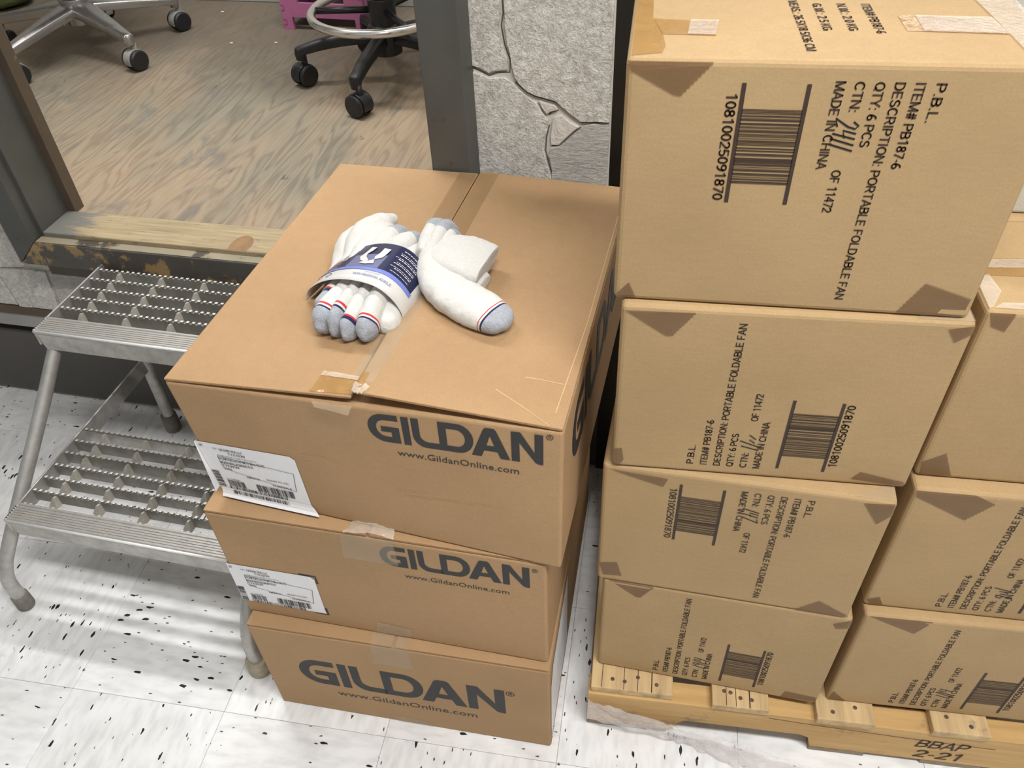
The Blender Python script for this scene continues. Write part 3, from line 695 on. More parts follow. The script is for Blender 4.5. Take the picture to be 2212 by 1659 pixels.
T1, F1 = sock_carton('top sock carton of the three, with the sock bundle lying on it', (-0.609, 0.633, 0.5325), R(-1.44), 0.2472,
    dict(flb=.014, frb=-.010, flt=-.007, frt=.006), (0.2643, 0.1875, 0.2165, 0.0475), (0.2965, 0.1655, 0.1545, 0.0105), (0.4885, 0.2335, 0.0042), (0.009, 0.019))
T2, F2 = sock_carton('middle sock carton of the three, its address label lying flat', (-0.63, 0.613, 0.268), R(0.3), 0.2639, {},
    (0.2643, 0.2005, 0.2165, 0.0470), (0.2955, 0.1755, 0.1550, 0.0105), (0.4885, 0.243, 0.0042), (0.0, 0.0))
T3, F3 = sock_carton('bottom sock carton of the three on the tiles, with the largest brand lettering', (-0.625, 0.587, 0.0), R(1.75), 0.2675, {},
    (0.066, 0.1015, 0.3625, 0.0800), (0.1232, 0.0675, 0.2536, 0.0165), (0.4385, 0.174, 0.0075), (0.0, 0.0))
shipping_label(T1, F1, -0.001, 0.022, 0.146, 0.104, True, 11)
shipping_label(T2, F2, -0.001, 0.034, 0.1455, 0.101, False, 21)
# black ink box half covered by the middle label
m = MB()
for pts in ([(.120, .1372), (.147, .1368), (.1472, .118)], [(.1462, .050), (.1478, .031), (.125, .0315)]):
    obj('printed_frame', MB().ribbon(pts, .0040, lambda a, b: (a, -.00035, b)), 'ink', T2)

def strip(name, pts, fn, mat, parent, nx=10, amp=0.0, seed=0, solid=0.0):
    """quad patch (4 corners, bilinear) with small wrinkles; fn maps (u,v,k)->xyz"""
    rnd = random.Random(seed); m = MB(); ny = max(2, nx // 2)
    vv = []
    for j in range(ny + 1):
        for i in range(nx + 1):
            a, b = i / nx, j / ny
            u = (pts[0][0]*(1-a) + pts[1][0]*a)*(1-b) + (pts[3][0]*(1-a) + pts[2][0]*a)*b
            v = (pts[0][1]*(1-a) + pts[1][1]*a)*(1-b) + (pts[3][1]*(1-a) + pts[2][1]*a)*b
            vv.append(fn(u, v, .0006 + rnd.uniform(0, amp)))
    m.add(vv, [(j*(nx+1)+i, j*(nx+1)+i+1, (j+1)*(nx+1)+i+1, (j+1)*(nx+1)+i) for j in range(ny) for i in range(nx)])
    return obj(name, m, mat, parent, smooth=True)

# clear tape along the seam of the top carton, its loose end crumpled over the front edge
h1 = 0.2472
def topf(u, v, k): return (u, v, h1 + .0002 + k + (0.009 if u < GW/2 else 0.019) * max(0, 1 - abs(u - GW/2) / (GW/2)) * (1 - .65 * v / GD))
strip('tape', [(.236, .02), (.272, .02), (.285, .30), (.2545, .30)], topf, 'tape_clear', T1, 14, .0004, 3)
strip('tape', [(.2560, .30), (.285, .30), (.287, .555), (.2565, .555)], topf, 'tape_old', T1, 14, .0003, 4)
strip('tape', [(.217, .30), (.2490, .30), (.2490, .555), (.219, .555)], topf, 'tape_old', T1, 14, .0003, 5)
tp = strip('tape', [(.196, .001), (.262, .004), (.262, .036), (.199, .040)], topf, 'tape_tan', T1, 16, .0012, 6)
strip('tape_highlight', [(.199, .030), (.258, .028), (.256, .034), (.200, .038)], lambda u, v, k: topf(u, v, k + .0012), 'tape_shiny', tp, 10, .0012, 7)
strip('tape', [(.200, .0), (.252, .0), (.250, -.010), (.206, -.006)], lambda u, v, k: (u, v - .004 + F1(u, .24)[1], h1 - .002 + v * .6 + k), 'tape_clear', T1, 10, .0012, 8)
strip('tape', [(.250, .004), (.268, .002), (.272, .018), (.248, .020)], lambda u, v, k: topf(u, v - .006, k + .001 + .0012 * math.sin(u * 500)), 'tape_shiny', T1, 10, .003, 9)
strip('tape', [(.175, .190), (.245, .186), (.247, .228), (.178, .228)], lambda u, v, k: (u, F1(u, v)[1] - k * .4, v), 'tape_faint', T1, 8, .0002, 10)
# tape tabs of the two lower cartons
strip('tape', [(.205, .203), (.290, .203), (.288, .262), (.212, .262)], lambda u, v, k: (u, -k, v), 'tape_clear', T2, 10, .0001, 11)
def lump(hh, dep):
    return lambda u, v, k: (u, v, hh + .002 + k + dep * math.sin(max(0, min(1, (u - .22) / .07)) * PI) * max(0, 1 - abs(v - .004) / .03))
strip('tape', [(.218, -.004), (.292, -.002), (.288, .018), (.226, .022)], lump(.2639, .008), 'tape_shiny', T2, 14, .004, 12)
strip('tape', [(.210, .206), (.279, .206), (.276, .266), (.214, .266)], lambda u, v, k: (u, -k, v), 'tape_clear', T3, 10, .0001, 13)
strip('tape', [(.214, -.001), (.279, -.001), (.279, .024), (.214, .024)], lambda u, v, k: (u, v, .2676 + k * .5), 'tape_clear', T3, 12, .0002, 14)
strip('tape', [(.224, .004), (.283, .010), (.287, .032), (.232, .038)], lambda u, v, k: (u, -.0008 - k, v), 'tape_clear', T2, 12, .0012, 15)
strip('tape', [(.225, .001), (.292, .001), (.284, .020), (.222, .024)], lambda u, v, k: (u, -k, v), 'tape_clear', T3, 12, .0003, 16)
# pale creases and scratches in the front of the top carton
m = MB()
for pts in ([(.135, .128), (.150, .124), (.165, .121), (.178, .123), (.19, .1225)], [(.155, .132), (.172, .139), (.19, .137), (.215, .131)], [(.30, .088), (.36, .094), (.42, .099)], [(.30, .098), (.33, .1)]):
    obj('scratch', MB().ribbon(pts, .0009, lambda a, b: (a, F1(a, b)[1] - .0001, b)), 'fibre', T1)
m = MB()
for pts in ([(.30, .085), (.38, .078), (.46, .080), (.49, .079)], [(.49, .03), (.497, .2), (.498, .5)], [(.41, .052), (.45, .03), (.487, .008)]):
    obj('crease', MB().ribbon(pts, .0012, lambda a, b: topf(a, b, .0002)), 'crease', T1)
# part of the same brand lettering on the right side of the top carton
m = MB(); side = lambda a, b: (GW + .0006, a, b)
gildan_letters(m, 0.06, 0.118, 0.44, 0.095, side); obj('printed_logo', m, 'ink', T1)
# pale paper patch on the right side of the bottom carton
m = MB(); m.poly([[(.004, .03), (.20, .03), (.20, .235), (.03, .235), (.008, .20)]], lambda a, b: (GW + .0007, a, b)); obj('paper_patch', m, 'white_paper', T3)

# ================================================================== PALLET
PY = R(4.2)
pal = thing('pallet', 'worn pine pallet under the fan cartons, stamped on its front runner', 'pallet', (-0.066, 0.657, 0), PY)
PL, PD = 1.22, 1.02
def stringer(y0, y1):
    z0, z1 = 0.015, 0.1125
    prof = [(0, z0), (.150, z0), (.156, .040), (.168, .0525), (.360, .0525), (.374, .045), (.382, z0), (.80, z0), (.808, .045), (.822, .0525), (1.03, .0525), (1.045, .045), (1.053, z0), (PL, z0), (PL, z1), (0, z1)]
    return MB().prism(prof, lambda x, z: (x, y0, z), lambda x, z: (x, y1, z))
st = obj('runner', stringer(0.0, 0.038), 'pine_x', pal, bevel=0.002)
obj('runner', stringer(.49, .528), 'pine_x', pal, bevel=0.002)
obj('runner', stringer(.98, 1.018), 'pine_x', pal, bevel=0.002)
rn = random.Random(3)
for k, (a, b_) in enumerate([(.004, .141), (.205, .297), (.372, .463), (.551, .638), (.72, .81), (.89, .98), (1.07, 1.21)]):
    f = (0.004, -0.003, -0.006, -0.004, 0.0, 0.0, 0.0)[k]
    bd = obj('deck_board', MB().box(a, b_, f, PD - .002, .1125, .13), 'pine_y', pal, bevel=0.002)
    w_ = b_ - a
    for q in ((.26, .41, .57, .80) if k == 0 else (.22, .33, .50, .70) if k == 1 else (.28, .68)):
        x = a + w_ * q; y = f + .020 + .006 * math.sin(x * 90)
        obj('nail', MB().tube([(x, y, .1295), (x, y, .1303)], .0036, 8), 'nail', bd)
    if k < 2:          # cracks along the grain
        for q in ((.13, .40, .57, .74) if k == 0 else (.25, .42, .66)):
            x = a + w_ * q
            obj('crack', MB().ribbon([(x, f + .001), (x + .0006, f + .05), (x, f + .12)], .0010 if q < .6 else .0018, lambda u, v: (u, v, .13015)), 'dark', bd)
for a, b_ in ((0.0, .14), (.382, .475), (.565, .66), (.80, .89), (1.06, PL)):
    obj('bottom_board', MB().box(a, b_, .001, PD - .002, 0, .015), 'pine_dark', pal, bevel=0.002)
m = MB(); fs = lambda a, b: (a, -.0005, b)
put_text(m, 'BBAP', .540, .062, .080, .026, fs, shear=0.25); obj('stamp', m, 'ink_brown', pal)
m = MB(); put_text(m, '2-21', .545, .026, .072, .026, fs, shear=0.25); obj('stamp', m, 'ink_brown', pal)
obj('split', MB().ribbon([(.30, .100), (.38, .094), (.46, .090), (.56, .085), (.66, .083)], .0012, fs), 'ink_brown', pal)

# stretch film trailing along the front of the pallet to the floor
m = MB(); up = [(.001, -.004, .100), (.056, -.008, .090), (.129, -.010, .064), (.169, -.012, .056), (.231, -.016, .050), (.304, -.026, .036), (.394, -.036, .020), (.47, -.050, .012)]
lo = [(.0, -.004, .030), (.059, -.010, .030), (.133, -.012, .014), (.173, -.016, .010), (.22, -.030, .003), (.27, -.050, .002), (.34, -.075, .002), (.42, -.100, .002)]
U, Lw = catmull(up, 6), catmull(lo, 6); nn = len(U); rr = random.Random(5); vv = []
for i in range(nn):
    for j in range(9):
        t = j / 8; p = U[i].lerp(Lw[i], t)
        w_ = .0040 * math.sin(t * 31 + i * .25 + math.sin(i * .9)) + rr.uniform(-.0028, .0028)
        vv.append((p.x, p.y - abs(w_) - .001, max(.0012, p.z + .5 * w_)))
m.add(vv, [(i*9+j, i*9+j+1, (i+1)*9+j+1, (i+1)*9+j) for i in range(nn-1) for j in range(8)])
sf = obj('stretch_film', m, 'film', None, loc=(-0.066, 0.657, 0), rotz=PY, smooth=True)
tag(sf, 'clear stretch film hanging off the pallet corner and trailing on the tiles', 'plastic film')

# ================================================================== FAN CARTONS
FW, FD, FH = 0.36, 0.185, 0.2591
DIG = {'1': [[(0, 0), (.15, 1)]], '2': [[(0, .8), (.2, 1), (.45, .85), (.4, .55), (0, .05), (.55, .1)]], '4': [[(.05, 1), (0, .45), (.5, .5)], [(.42, .95), (.35, 0)]],
       '7': [[(0, .95), (.5, 1), (.15, 0)]], '9': [[(.45, .8), (.2, 1), (0, .75), (.2, .5), (.45, .75), (.35, 0)]], '/': [[(0, -.1), (.35, 1.1)]], '0': [[(.2, 0), (0, .5), (.2, 1), (.45, .6), (.2, 0)]], 'u': [[(0, .6), (.05, .1), (.35, .1), (.4, .65), (.5, 0)]], 'g': [[(.4, .7), (.1, .7), (0, .4), (.3, .3), (.42, .7), (.35, -.3), (.0, -.35)]], 'l': [[(.1, 1.1), (0, 0)]], '~': [[(0, .3), (.3, .6), (.5, .2), (.9, .55)]]}
F = lambda a, b: (a, -.0005, b)
def carton_print():
    m = MB()
    for x, s, L in ((.1017, 'P.B.L.', .0345), (.1183, 'ITEM# PB187-6', .0790), (.1345, 'DESCRIPTION: PORTABLE FOLDABLE FAN', .2260), (.1503, 'QTY: 6 PCS', .0590), (.1665, 'CTN:', .0265), (.1825, 'MADE IN CHINA', .0820)):
        put_text(m, s, x, .0165, L, .0085, F, rot=PI / 2)
    put_text(m, 'OF 11472', .1680, .0985, .0440, .0085, F, rot=PI / 2)
    return m.mesh('printed_text')
def carton_digits():
    m = MB(); put_text(m, '10810025091870', .2712, .0295, .1045, .0095, F, rot=PI / 2)
    return m.mesh('printed_number')
def carton_bars():
    m = MB()
    for x in (.2033, .2577): m.add([F(x - .0019, .0198), F(x + .0019, .0198), F(x + .0019, .1360), F(x - .0019, .1360)], [(0, 1, 2, 3)])
    barcode(m, .2045, .2565, .0430, .1168, F, 77, 74, 'v')
    return m.mesh('barcode')
TXT, BAR, NUM = carton_print(), carton_bars(), carton_digits(); NUM.materials.append(MAT['ink_brown'])
TXT.materials.append(MAT['ink_brown']); BAR.materials.append(MAT['ink_brown'])
BODY = None
def hand(s):
    """hand-written carton number, running the same way as the print"""
    m = MB(); p = .049
    for ch in s:
        wd_ = .55
        for st_ in DIG[ch]:
            st_ = [q for k in range(len(st_) - 1) for q in (st_[k],)] + [st_[-1]]
            pts = [(.1765 - y * .021 - x * .003, p + (x + y * .28) * .0140) for x, y in st_]
            m.ribbon(pts, .0016, F)
        p += (.0055 if ch in '1l/' else .0095)
    return m
def zig(pts, edges, n=9, amp=.0014):
    """saw-tooth the given edges of a tape polygon"""
    out = []
    for i, (a, b) in enumerate(zip(pts, pts[1:] + pts[:1])):
        out.append(a)
        if i in edges:
            d = Vector((b[0]-a[0], b[1]-a[1])); q = Vector((-d.y, d.x)).normalized() * amp
            for k in range(1, 2 * n):
                t = k / (2 * n); s = 1 if k % 2 else 0
                out.append((a[0] + d.x * t + q.x * s, a[1] + d.y * t + q.y * s))
    return out
def fan_carton(label, x, y, z, yaw, flip=None, number=None, patches=(), tops=(), plain_box=False):
    global BODY
    t = thing('carton', label, 'box', (x, y, z), R(yaw), 'fan cartons on the pallet')
    if BODY is None:
        bo = obj('body', MB().box(0, FW, 0, FD, 0, FH - .0004), 'kraft_fan', t, bevel=0.006, bseg=3, smooth=False); BODY = bo.data
    else:
        bo = obj('body', None, None, t, mesh=BODY); b = bo.modifiers.new('edges', 'BEVEL'); b.width = .006; b.segments = 3
    if flip is not None:
        def place(o):
            if flip: o.location = (FW, 0, FH); o.rotation_euler = (0, PI, 0)
        place(obj('printed_text', None, None, t, mesh=TXT)); place(obj('barcode', None, None, t, mesh=BAR)); place(obj('printed_number', None, None, t, mesh=NUM))
        place(obj('handwritten_number', hand(number), 'marker', t))
    for pl, ed in patches:
        pl = [(min(max(a, .001), FW - .001), min(max(b, .002), FH - .0025)) for a, b in pl]
        obj('tape', MB().poly([zig(pl, ed)], lambda a, b: (a, -.0008 + (.0035 if 0 else 0) + .0030 * max(0, (b - (FH - .006)) / .006) ** 2 + .0030 * max(0, (.006 - b) / .006) ** 2, b)), 'tape_brown', t)
    for pl, mt_ in tops:
        obj('tape', MB().poly([[(min(max(a, .002), FW - .002), min(max(b, .003), FD - .002)) for a, b in pl]], lambda a, b: (a, b, FH + (.0012 if mt_ == 'tape_shiny' else .0004))), mt_, t)
    return t
zP = .13
A_ = fan_carton('topmost fan carton, one level above every other, its print reading downward', -.065, .709, zP + 3 * FH, 3.58, True, '2411',
  [([(0.0, .257), (.074, .257), (.048, .226), (.043, .227), (.004, .248)], (1,)), ([(.001, .006), (.015, .023), (.023, .004), (.007, .002)], (1,)), ([(.289, .004), (.308, .042), (.355, .026), (.353, .002)], (0,))],
  [([(.004, .005), (.030, .012), (.033, .029), (.030, .057), (.020, .099), (.019, .183), (.003, .183)], 'tape_tan'), ([(.020, .098), (.081, .093), (.077, .055), (.029, .057)], 'tape_tan'),
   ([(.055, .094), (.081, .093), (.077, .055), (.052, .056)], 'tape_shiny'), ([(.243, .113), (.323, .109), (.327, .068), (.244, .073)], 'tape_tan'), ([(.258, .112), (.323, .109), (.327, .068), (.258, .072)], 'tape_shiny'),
   ([(.319, .183), (.357, .183), (.357, .012), (.329, .032), (.327, .068)], 'tape_shiny')])
m = MB(); ft = lambda a, b: (a, b, FH + .0003)
for x, s, L in ((.2128, 'ITEM# PB187-6', .078), (.1905, 'N.W.: 2.0 KG', .072), (.1680, 'G.W.: 2.5 KG', .072), (.1465, 'MEAS.: 26.5X18.5X36 CM', .130)):
    put_text(m, s, x + .002, {0: .152}.get(0) - (0 if L > .1 else 0.008), L, .0085, ft, rot=-PI / 2 + .03)
obj('printed_text', m, 'ink_brown', A_)
fan_carton('fan carton directly under the topmost one, its print reading upward', -.055, .700, zP + 2 * FH, 4.28, False, '1/~',
  [([(.004, .252), (.079, .254), (.056, .22), (.05, .22)], (1,)), ([(.334, .25), (.359, .256), (.359, .246), (.345, .233)], (3,)), ([(.001, .033), (.012, .036), (.015, .015), (.011, .002), (.001, .003)], ()), ([(.293, .011), (.302, .025), (.357, .012), (.356, .004)], (0,))],
  [([(.30, .003), (.358, .003), (.358, .05), (.335, .03)], 'tape_clear')])
fan_carton('fan carton second from the pallet in the left column, its print reading downward', -.066, .702, zP + FH, -.12, True, '147',
  [([(.009, .251), (.084, .247), (.079, .23), (.029, .244)], (1,)), ([(.322, .252), (.357, .257), (.359, .237), (.345, .216)], (3,)), ([(.002, .042), (.028, .05), (.037, .017), (.009, .013)], ()), ([(.285, .002), (.315, .033), (.359, .008), (.359, .003)], (0,))],
  [([(.31, .003), (.358, .003), (.358, .06), (.34, .02)], 'tape_clear')])
fan_carton('lowest fan carton of the left column, resting on the pallet, its print reading upward', -.057, .704, zP, -.38, False, '1914',
  [([(.008, .257), (.076, .257), (.058, .224), (.052, .224)], (1,)), ([(.335, .241), (.359, .257), (.359, .236), (.341, .229)], ()), ([(.303, .004), (.307, .026), (.358, .023), (.358, .009)], ())])
fan_carton('highest fan carton of the right column, nothing stacked on it', .317, .751, zP + 2 * FH, 3.6, None, None,
  [([(.003, .257), (.028, .257), (.024, .233), (.009, .239)], (1,)), ([(.002, .027), (.025, .045), (.042, .006), (.005, .003)], ())],
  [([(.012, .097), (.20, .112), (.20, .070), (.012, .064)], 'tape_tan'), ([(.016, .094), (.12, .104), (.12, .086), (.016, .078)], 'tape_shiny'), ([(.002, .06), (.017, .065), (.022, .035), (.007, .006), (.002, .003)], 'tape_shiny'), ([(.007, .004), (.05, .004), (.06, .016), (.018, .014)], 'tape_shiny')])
fan_carton('middle fan carton of the right column, partly cut off by the picture edge', .317, .729, zP + FH, 3.7, False, 'gul',
  [([(.002, .257), (.070, .257), (.096, .244), (.071, .209), (.004, .245)], (2,)), ([(.001, .017), (.017, .025), (.027, .003), (.008, .003)], ())])
fan_carton('lowest fan carton of the right column, resting on the pallet', .320, .713, zP, 4.4, False, '1/14',
  [([(.003, .257), (.093, .257), (.075, .223), (.033, .243)], ()), ([(.002, .005), (.005, .033), (.031, .003), (.003, .003)], ())])
# second row behind the right column
def behind(x, y, yaw): a = R(yaw); return x - math.sin(a) * (FD + .0015), y + math.cos(a) * (FD + .0015)
for (x, y, k, yw, lb) in ((.320, .713, 0, 4.4, 'bottom fan carton of the row behind, hidden on the pallet'), (.317, .729, 1, 3.7, 'middle fan carton of the row behind, hidden'), (.317, .751, 2, 3.6, 'fan carton behind the highest one of the right column, only its top seen')):
    bx, by = behind(x, y, yw); fan_carton(lb, bx, by, zP + k * FH, yw)
# pale grey carton with green writing at the far upper right
bx, by = behind(.317, .751, 3.6)
gb = thing('carton', 'pale grey carton with green writing behind the topmost fan carton', 'box', (bx - .005, by + .012, zP + 3 * FH), R(3.6))
obj('body', MB().box(0, .34, 0, .165, 0, .25), 'grey_card', gb, bevel=.004)
m = MB(); fg = lambda a, b: (a, -.0005, b)
for pts in ([(.010, .178), (.022, .205), (.030, .225)], [(.046, .232), (.042, .200), (.050, .186), (.060, .196), (.064, .234)], [(.082, .180), (.080, .228)], [(.080, .205), (.100, .232)], [(.086, .21), (.104, .18)]):
    obj('green_stroke', MB().ribbon(pts, .006, fg), 'green_ink', gb)

# ================================================================== STEEL STEP STOOL
SW = 0.47
ss = thing('step_stool', 'two-step steel step stool with serrated grating treads below the opening', 'step stool', (-1.186, 0.711, 0), R(-0.6))
def serrated(L):
    """a thin grating bar with a toothed top edge"""
    m = MB(); p = .0125; n = int(L / p); t = .0018
    prof = [(0, -.030)]
    top = []
    for k in range(n):
        x = k * p
        top += [(x + .0015, -.0035), (x + .003, 0), (x + .0085, 0), (x + .010, -.0035)]
    prof = [(0, -.030), (L, -.030), (L, -.0035)] + list(reversed(top)) + [(0, -.0035)]
    m.prism(prof, lambda a, b: (a, -t, b), lambda a, b: (a, t, b))
    for k in range(n):        # turned-over tooth tips, highlight put into their near-white colour
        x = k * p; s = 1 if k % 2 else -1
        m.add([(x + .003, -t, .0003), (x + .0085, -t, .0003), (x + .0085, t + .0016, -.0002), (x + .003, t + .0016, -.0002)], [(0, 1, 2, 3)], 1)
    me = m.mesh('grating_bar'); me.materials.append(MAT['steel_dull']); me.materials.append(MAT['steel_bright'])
    return me
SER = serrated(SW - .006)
def tie(gap):
    m = MB()
    # a twisted cross rod: wide low foot at the front bar, narrow peak at the next one
    m.hexa([(-.013, gap * .45, -.027), (.006, gap * .45, -.027), (.006, gap, -.029), (-.010, gap, -.029), (.0015, gap * .72, -.001), (.0050, gap * .72, -.001), (.0050, gap, -.004), (.0015, gap, -.004)])
    me = m.mesh('cross_tie'); me.materials.append(MAT['steel_tie']); return me
def tread(y0, depth, z, nbar):
    t = obj('tread_frame', MB().box(-.0025, .0015, y0, y0 + depth, z - .036, z).box(SW - .0015, SW + .0025, y0, y0 + depth, z - .036, z).box(0, SW, y0 + depth - .003, y0 + depth, z - .036, z - .006), 'steel', ss, bevel=.0008)
    # ribbed nosing with a folded front skirt
    prof = [(y0, z - .010)] + [(y0 + .002, z - .001)]
    for k in range(6):
        a = y0 + .004 + k * .0054
        prof += [(a, z), (a + .0030, z), (a + .0036, z - .0014), (a + .0050, z - .0014)]
    prof += [(y0 + .038, z + .0006), (y0 + .042, z + .0006), (y0 + .042, z - .010)]
    nz = obj('nosing', MB().prism(prof, lambda y, zz: (-.002, y, zz), lambda y, zz: (SW + .002, y, zz)), 'steel', ss)
    obj('skirt', MB().hexa([(.004, y0 + .004, z - .050), (SW - .004, y0 + .004, z - .050), (SW - .004, y0 + .007, z - .050), (.004, y0 + .007, z - .050), (-.002, y0 + .0005, z - .009), (SW + .002, y0 + .0005, z - .009), (SW + .002, y0 + .004, z - .009), (-.002, y0 + .004, z - .009)]), 'steel', ss, bevel=.001)
    obj('edge_bead', MB().tube([(-.002, y0 + .001, z - .004), (SW + .002, y0 + .001, z - .004)], .0028, 8), 'steel_bright', nz, smooth=True)
    gap = (depth - .044) / nbar; TM = tie(gap - .003)
    for k in range(nbar + 1):
        y = y0 + .0435 + k * gap
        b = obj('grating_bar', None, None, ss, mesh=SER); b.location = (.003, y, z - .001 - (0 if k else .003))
        if k < nbar:
            for j in range(5):
                x = .048 + j * .097
                c = obj('cross_tie', None, None, b, mesh=TM); c.location = (x, .0018, 0)
tread(0.0, .245, .254, 6)
tread(.257, .240, .508, 6)
def leg(path, tip, dark=False):
    P = catmull(path, 6)
    o = obj('leg', MB().tube(P, .0135, 14), 'steel', ss, smooth=True)
    b = Vector(path[-1]); r0, h = tip
    prof = [(b + Vector((0, 0, h))), (b + Vector((0, 0, h * .93))), (b + Vector((0, 0, h * .5))), (b + Vector((0, 0, .004))), b]
    obj('foot', MB().tube(prof, [r0 * .86, r0, r0 * 1.02, r0 * 1.02, r0 * .9], 16), 'rubber_dark' if dark else 'rubber_tip', o, smooth=True)
for s in (0, 1):
    X = (lambda x: x) if s == 0 else (lambda x: SW - x)
    leg([(X(.012), .285, .465), (X(-.006), .19, .36), (X(-.028), .07, .235), (X(-.040), .012, .172), (X(-.050), -.022, .125), (X(-.053), -.036, .085), (X(-.053), -.037, .04), (X(-.053), -.037, 0.0)] if s == 0 else
        [(X(.012), .285, .465), (X(.0), .18, .36), (X(-.012), .06, .235), (X(-.018), -.012, .172), (X(-.022), -.050, .125), (X(-.024), -.066, .085), (X(-.024), -.067, .04), (X(-.024), -.067, 0.0)], (.0215 if s else .0165, .042), dark=(s == 0))
    leg([(X(.012), .470, .470), (X(.0), .478, .30), (X(-.012), .487, .12), (X(-.018), .490, .0)], (.019, .055), dark=True)
    obj('side_rail', MB().box(X(0.0) - .002, X(0.0) + .002, .240, .480, .214, .2535), 'steel', ss, bevel=.0008)
    obj('side_rail', MB().box(X(0.012) - .002, X(0.012) + .002, .265, .480, .462, .478), 'steel', ss, bevel=.0008)

# ================================================================== PLATFORM FURNITURE
PZ = 0.5525
def caster(t, x, y, ang, body, wheel, r=.029):
    """twin-wheel caster; ang = direction of the axle"""
    c = thing('caster', '', ''); del c['label']; del c['category']
    c.parent = t; c.location = (x, y, 0); c.rotation_euler = (0, 0, ang)
    for s in (-1, 1):
        obj('wheel', MB().tube([(s * .0138, 0, r), (s * .016, 0, r), (s * .023, 0, r), (s * .026, 0, r)], [r * .9, r, r, r * .84], 24), wheel, c, smooth=False, bevel=.001)
    hp = [(math.cos(R(a)) * r * 1.06, r + math.sin(R(a)) * r * 1.06) for a in range(-25, 206, 15)]
    obj('hood', MB().prism(hp, lambda y, z: (-.0135, y, z), lambda y, z: (.0135, y, z)), body, c, bevel=.002)
    obj('stem', MB().tube([(0, .008, r + .01), (0, .008, r + .052)], .0085, 12), body, c, smooth=True)
    return c
def swivel_chair(label, cx, cy, ang0, rad, armmat, castmat, wheelmat, hubz, tipz, seat_h, arm_w, curve, ring=None, caster_ang=()):
    t = thing('swivel_chair', label, 'chair', (cx, cy, PZ))
    for k in range(5):
        a = R(ang0 + 72 * k); d = Vector((math.cos(a), math.sin(a), 0)); q = Vector((-d.y, d.x, 0))
        n = 12; vv = []
        for i in range(n + 1):
            s = i / n; rr = .03 + (rad - .022) * s
            z = hubz + (tipz - hubz) * (s ** curve)
            w = arm_w[0] * (1 - s) + arm_w[1] * s; hh = .018 * (1 - s) + .013 * s
            for (dx, dz) in ((-1, -.8), (-.92, .55), (-.5, 1), (.5, 1), (.92, .55), (1, -.8)):
                p = d * rr + q * (dx * w); vv.append((p.x, p.y, z + dz * hh))
        fs = [(i*6+j, i*6+(j+1) % 6, (i+1)*6+(j+1) % 6, (i+1)*6+j) for i in range(n) for j in range(6)] + [tuple(range(6)), tuple(range(n*6, n*6+6))]
        obj('base_arm', MB().add(vv, fs), armmat, t, bevel=.002, smooth=True)
        e = d * rad
        obj('arm_socket', MB().tube([(e.x, e.y, tipz + .012), (e.x, e.y, tipz - .004), (e.x, e.y, .070)], [.012, .0155, .0135], 16), armmat, t, smooth=True, bevel=.001)
        ca = R(caster_ang[k]) if k < len(caster_ang) else a + 1.1 * k
        caster(t, e.x, e.y, ca, castmat, wheelmat)
    obj('hub', MB().tube([(0, 0, hubz - .045), (0, 0, hubz + .028), (0, 0, hubz + .034)], [.040, .044, .034], 24), armmat, t, bevel=.002)
    obj('gas_column', MB().tube([(0, 0, hubz), (0, 0, hubz + .20), (0, 0, hubz + .205), (0, 0, seat_h - .05)], [.029, .027, .015, .015], 20), 'black_plastic', t, smooth=True, bevel=.001)
    if ring:
        rr, rz = ring
        pts = [(rr * math.cos(2*PI*i/48), rr * math.sin(2*PI*i/48), rz) for i in range(49)]
        obj('foot_ring', MB().tube(pts, .0115, 14, cap=False), 'chrome', t, smooth=True)
        obj('ring_collar', MB().tube([(0, 0, rz - .045), (0, 0, rz + .03)], .036, 20), 'black_plastic', t, bevel=.003)
        for k in range(3):
            a = R(70 + 120 * k)
            obj('ring_spoke', MB().tube([(0.03 * math.cos(a), .03 * math.sin(a), rz), (rr * math.cos(a), rr * math.sin(a), rz)], .009, 10), 'black_plastic', t, smooth=True)
    m = MB(); m.tube([(0, 0, seat_h - .045), (0, 0, seat_h - .03), (0, 0, seat_h + .015), (0, 0, seat_h + .03)], [.17, .215, .22, .18], 32)
    obj('seat', m, 'seat_black', t, smooth=True)
    return t
swivel_chair('swivel chair with polished aluminium star base on the platform', -1.855, 2.207, -29.0, .276, 'alu', 'grey_plastic', 'black_plastic', .125, .088, .50, (.038, .0165), 1.15, None, (-22, -28, 80, 10, -30))
swivel_chair('black swivel stool with a chrome foot ring on the platform', -.838, 2.095, 197, .235, 'black_plastic', 'black_plastic', 'black_plastic', .118, .090, .66, (.019, .0145), 2.2, (.185, .185), (-28, -112, 60, 20, 100))

# pink folding step stool: two I-shaped end panels and a top
ps = thing('folding_stool', 'pink plastic folding stool behind the black swivel stool', 'step stool', (-1.312, 2.432, PZ), R(-2))
def end_panel(y0, y1):
    W, Hh = .285, .21
    m = MB(); out = [(0, 0), (.036, 0), (.036, .040), (W - .036, .040), (W - .036, 0), (W, 0), (W - .012, Hh), (.012, Hh)]
    hole = [(.064, .082), (W - .064, .082), (W - .068, .165), (.068, .165)]
    a, b_ = (lambda x, z: (x, y0, z)), (lambda x, z: (x, y1, z))
    n = MB(); n.poly([out, hole], a); n.poly([out, hole], b_)
    for lp in (out, hole):
        for p, q in zip(lp, lp[1:] + lp[:1]): n.add([a(*p), a(*q), b_(*q), b_(*p)], [(0, 1, 2, 3)])
    o = obj('end_panel', n, 'pink', ps, bevel=.002)
    for x in (.004, W - .016):
        for z in (.015, .058, .10, .145):
            g = MB().ribbon([(x, z), (x + .010, z), (x + .010, z + .016), (x, z + .016)], .0022, lambda u, v: (u, y0 - .0006, v)); obj('hinge_slot', g, 'pink_dark', o)
end_panel(0, .012); end_panel(.17, .182)
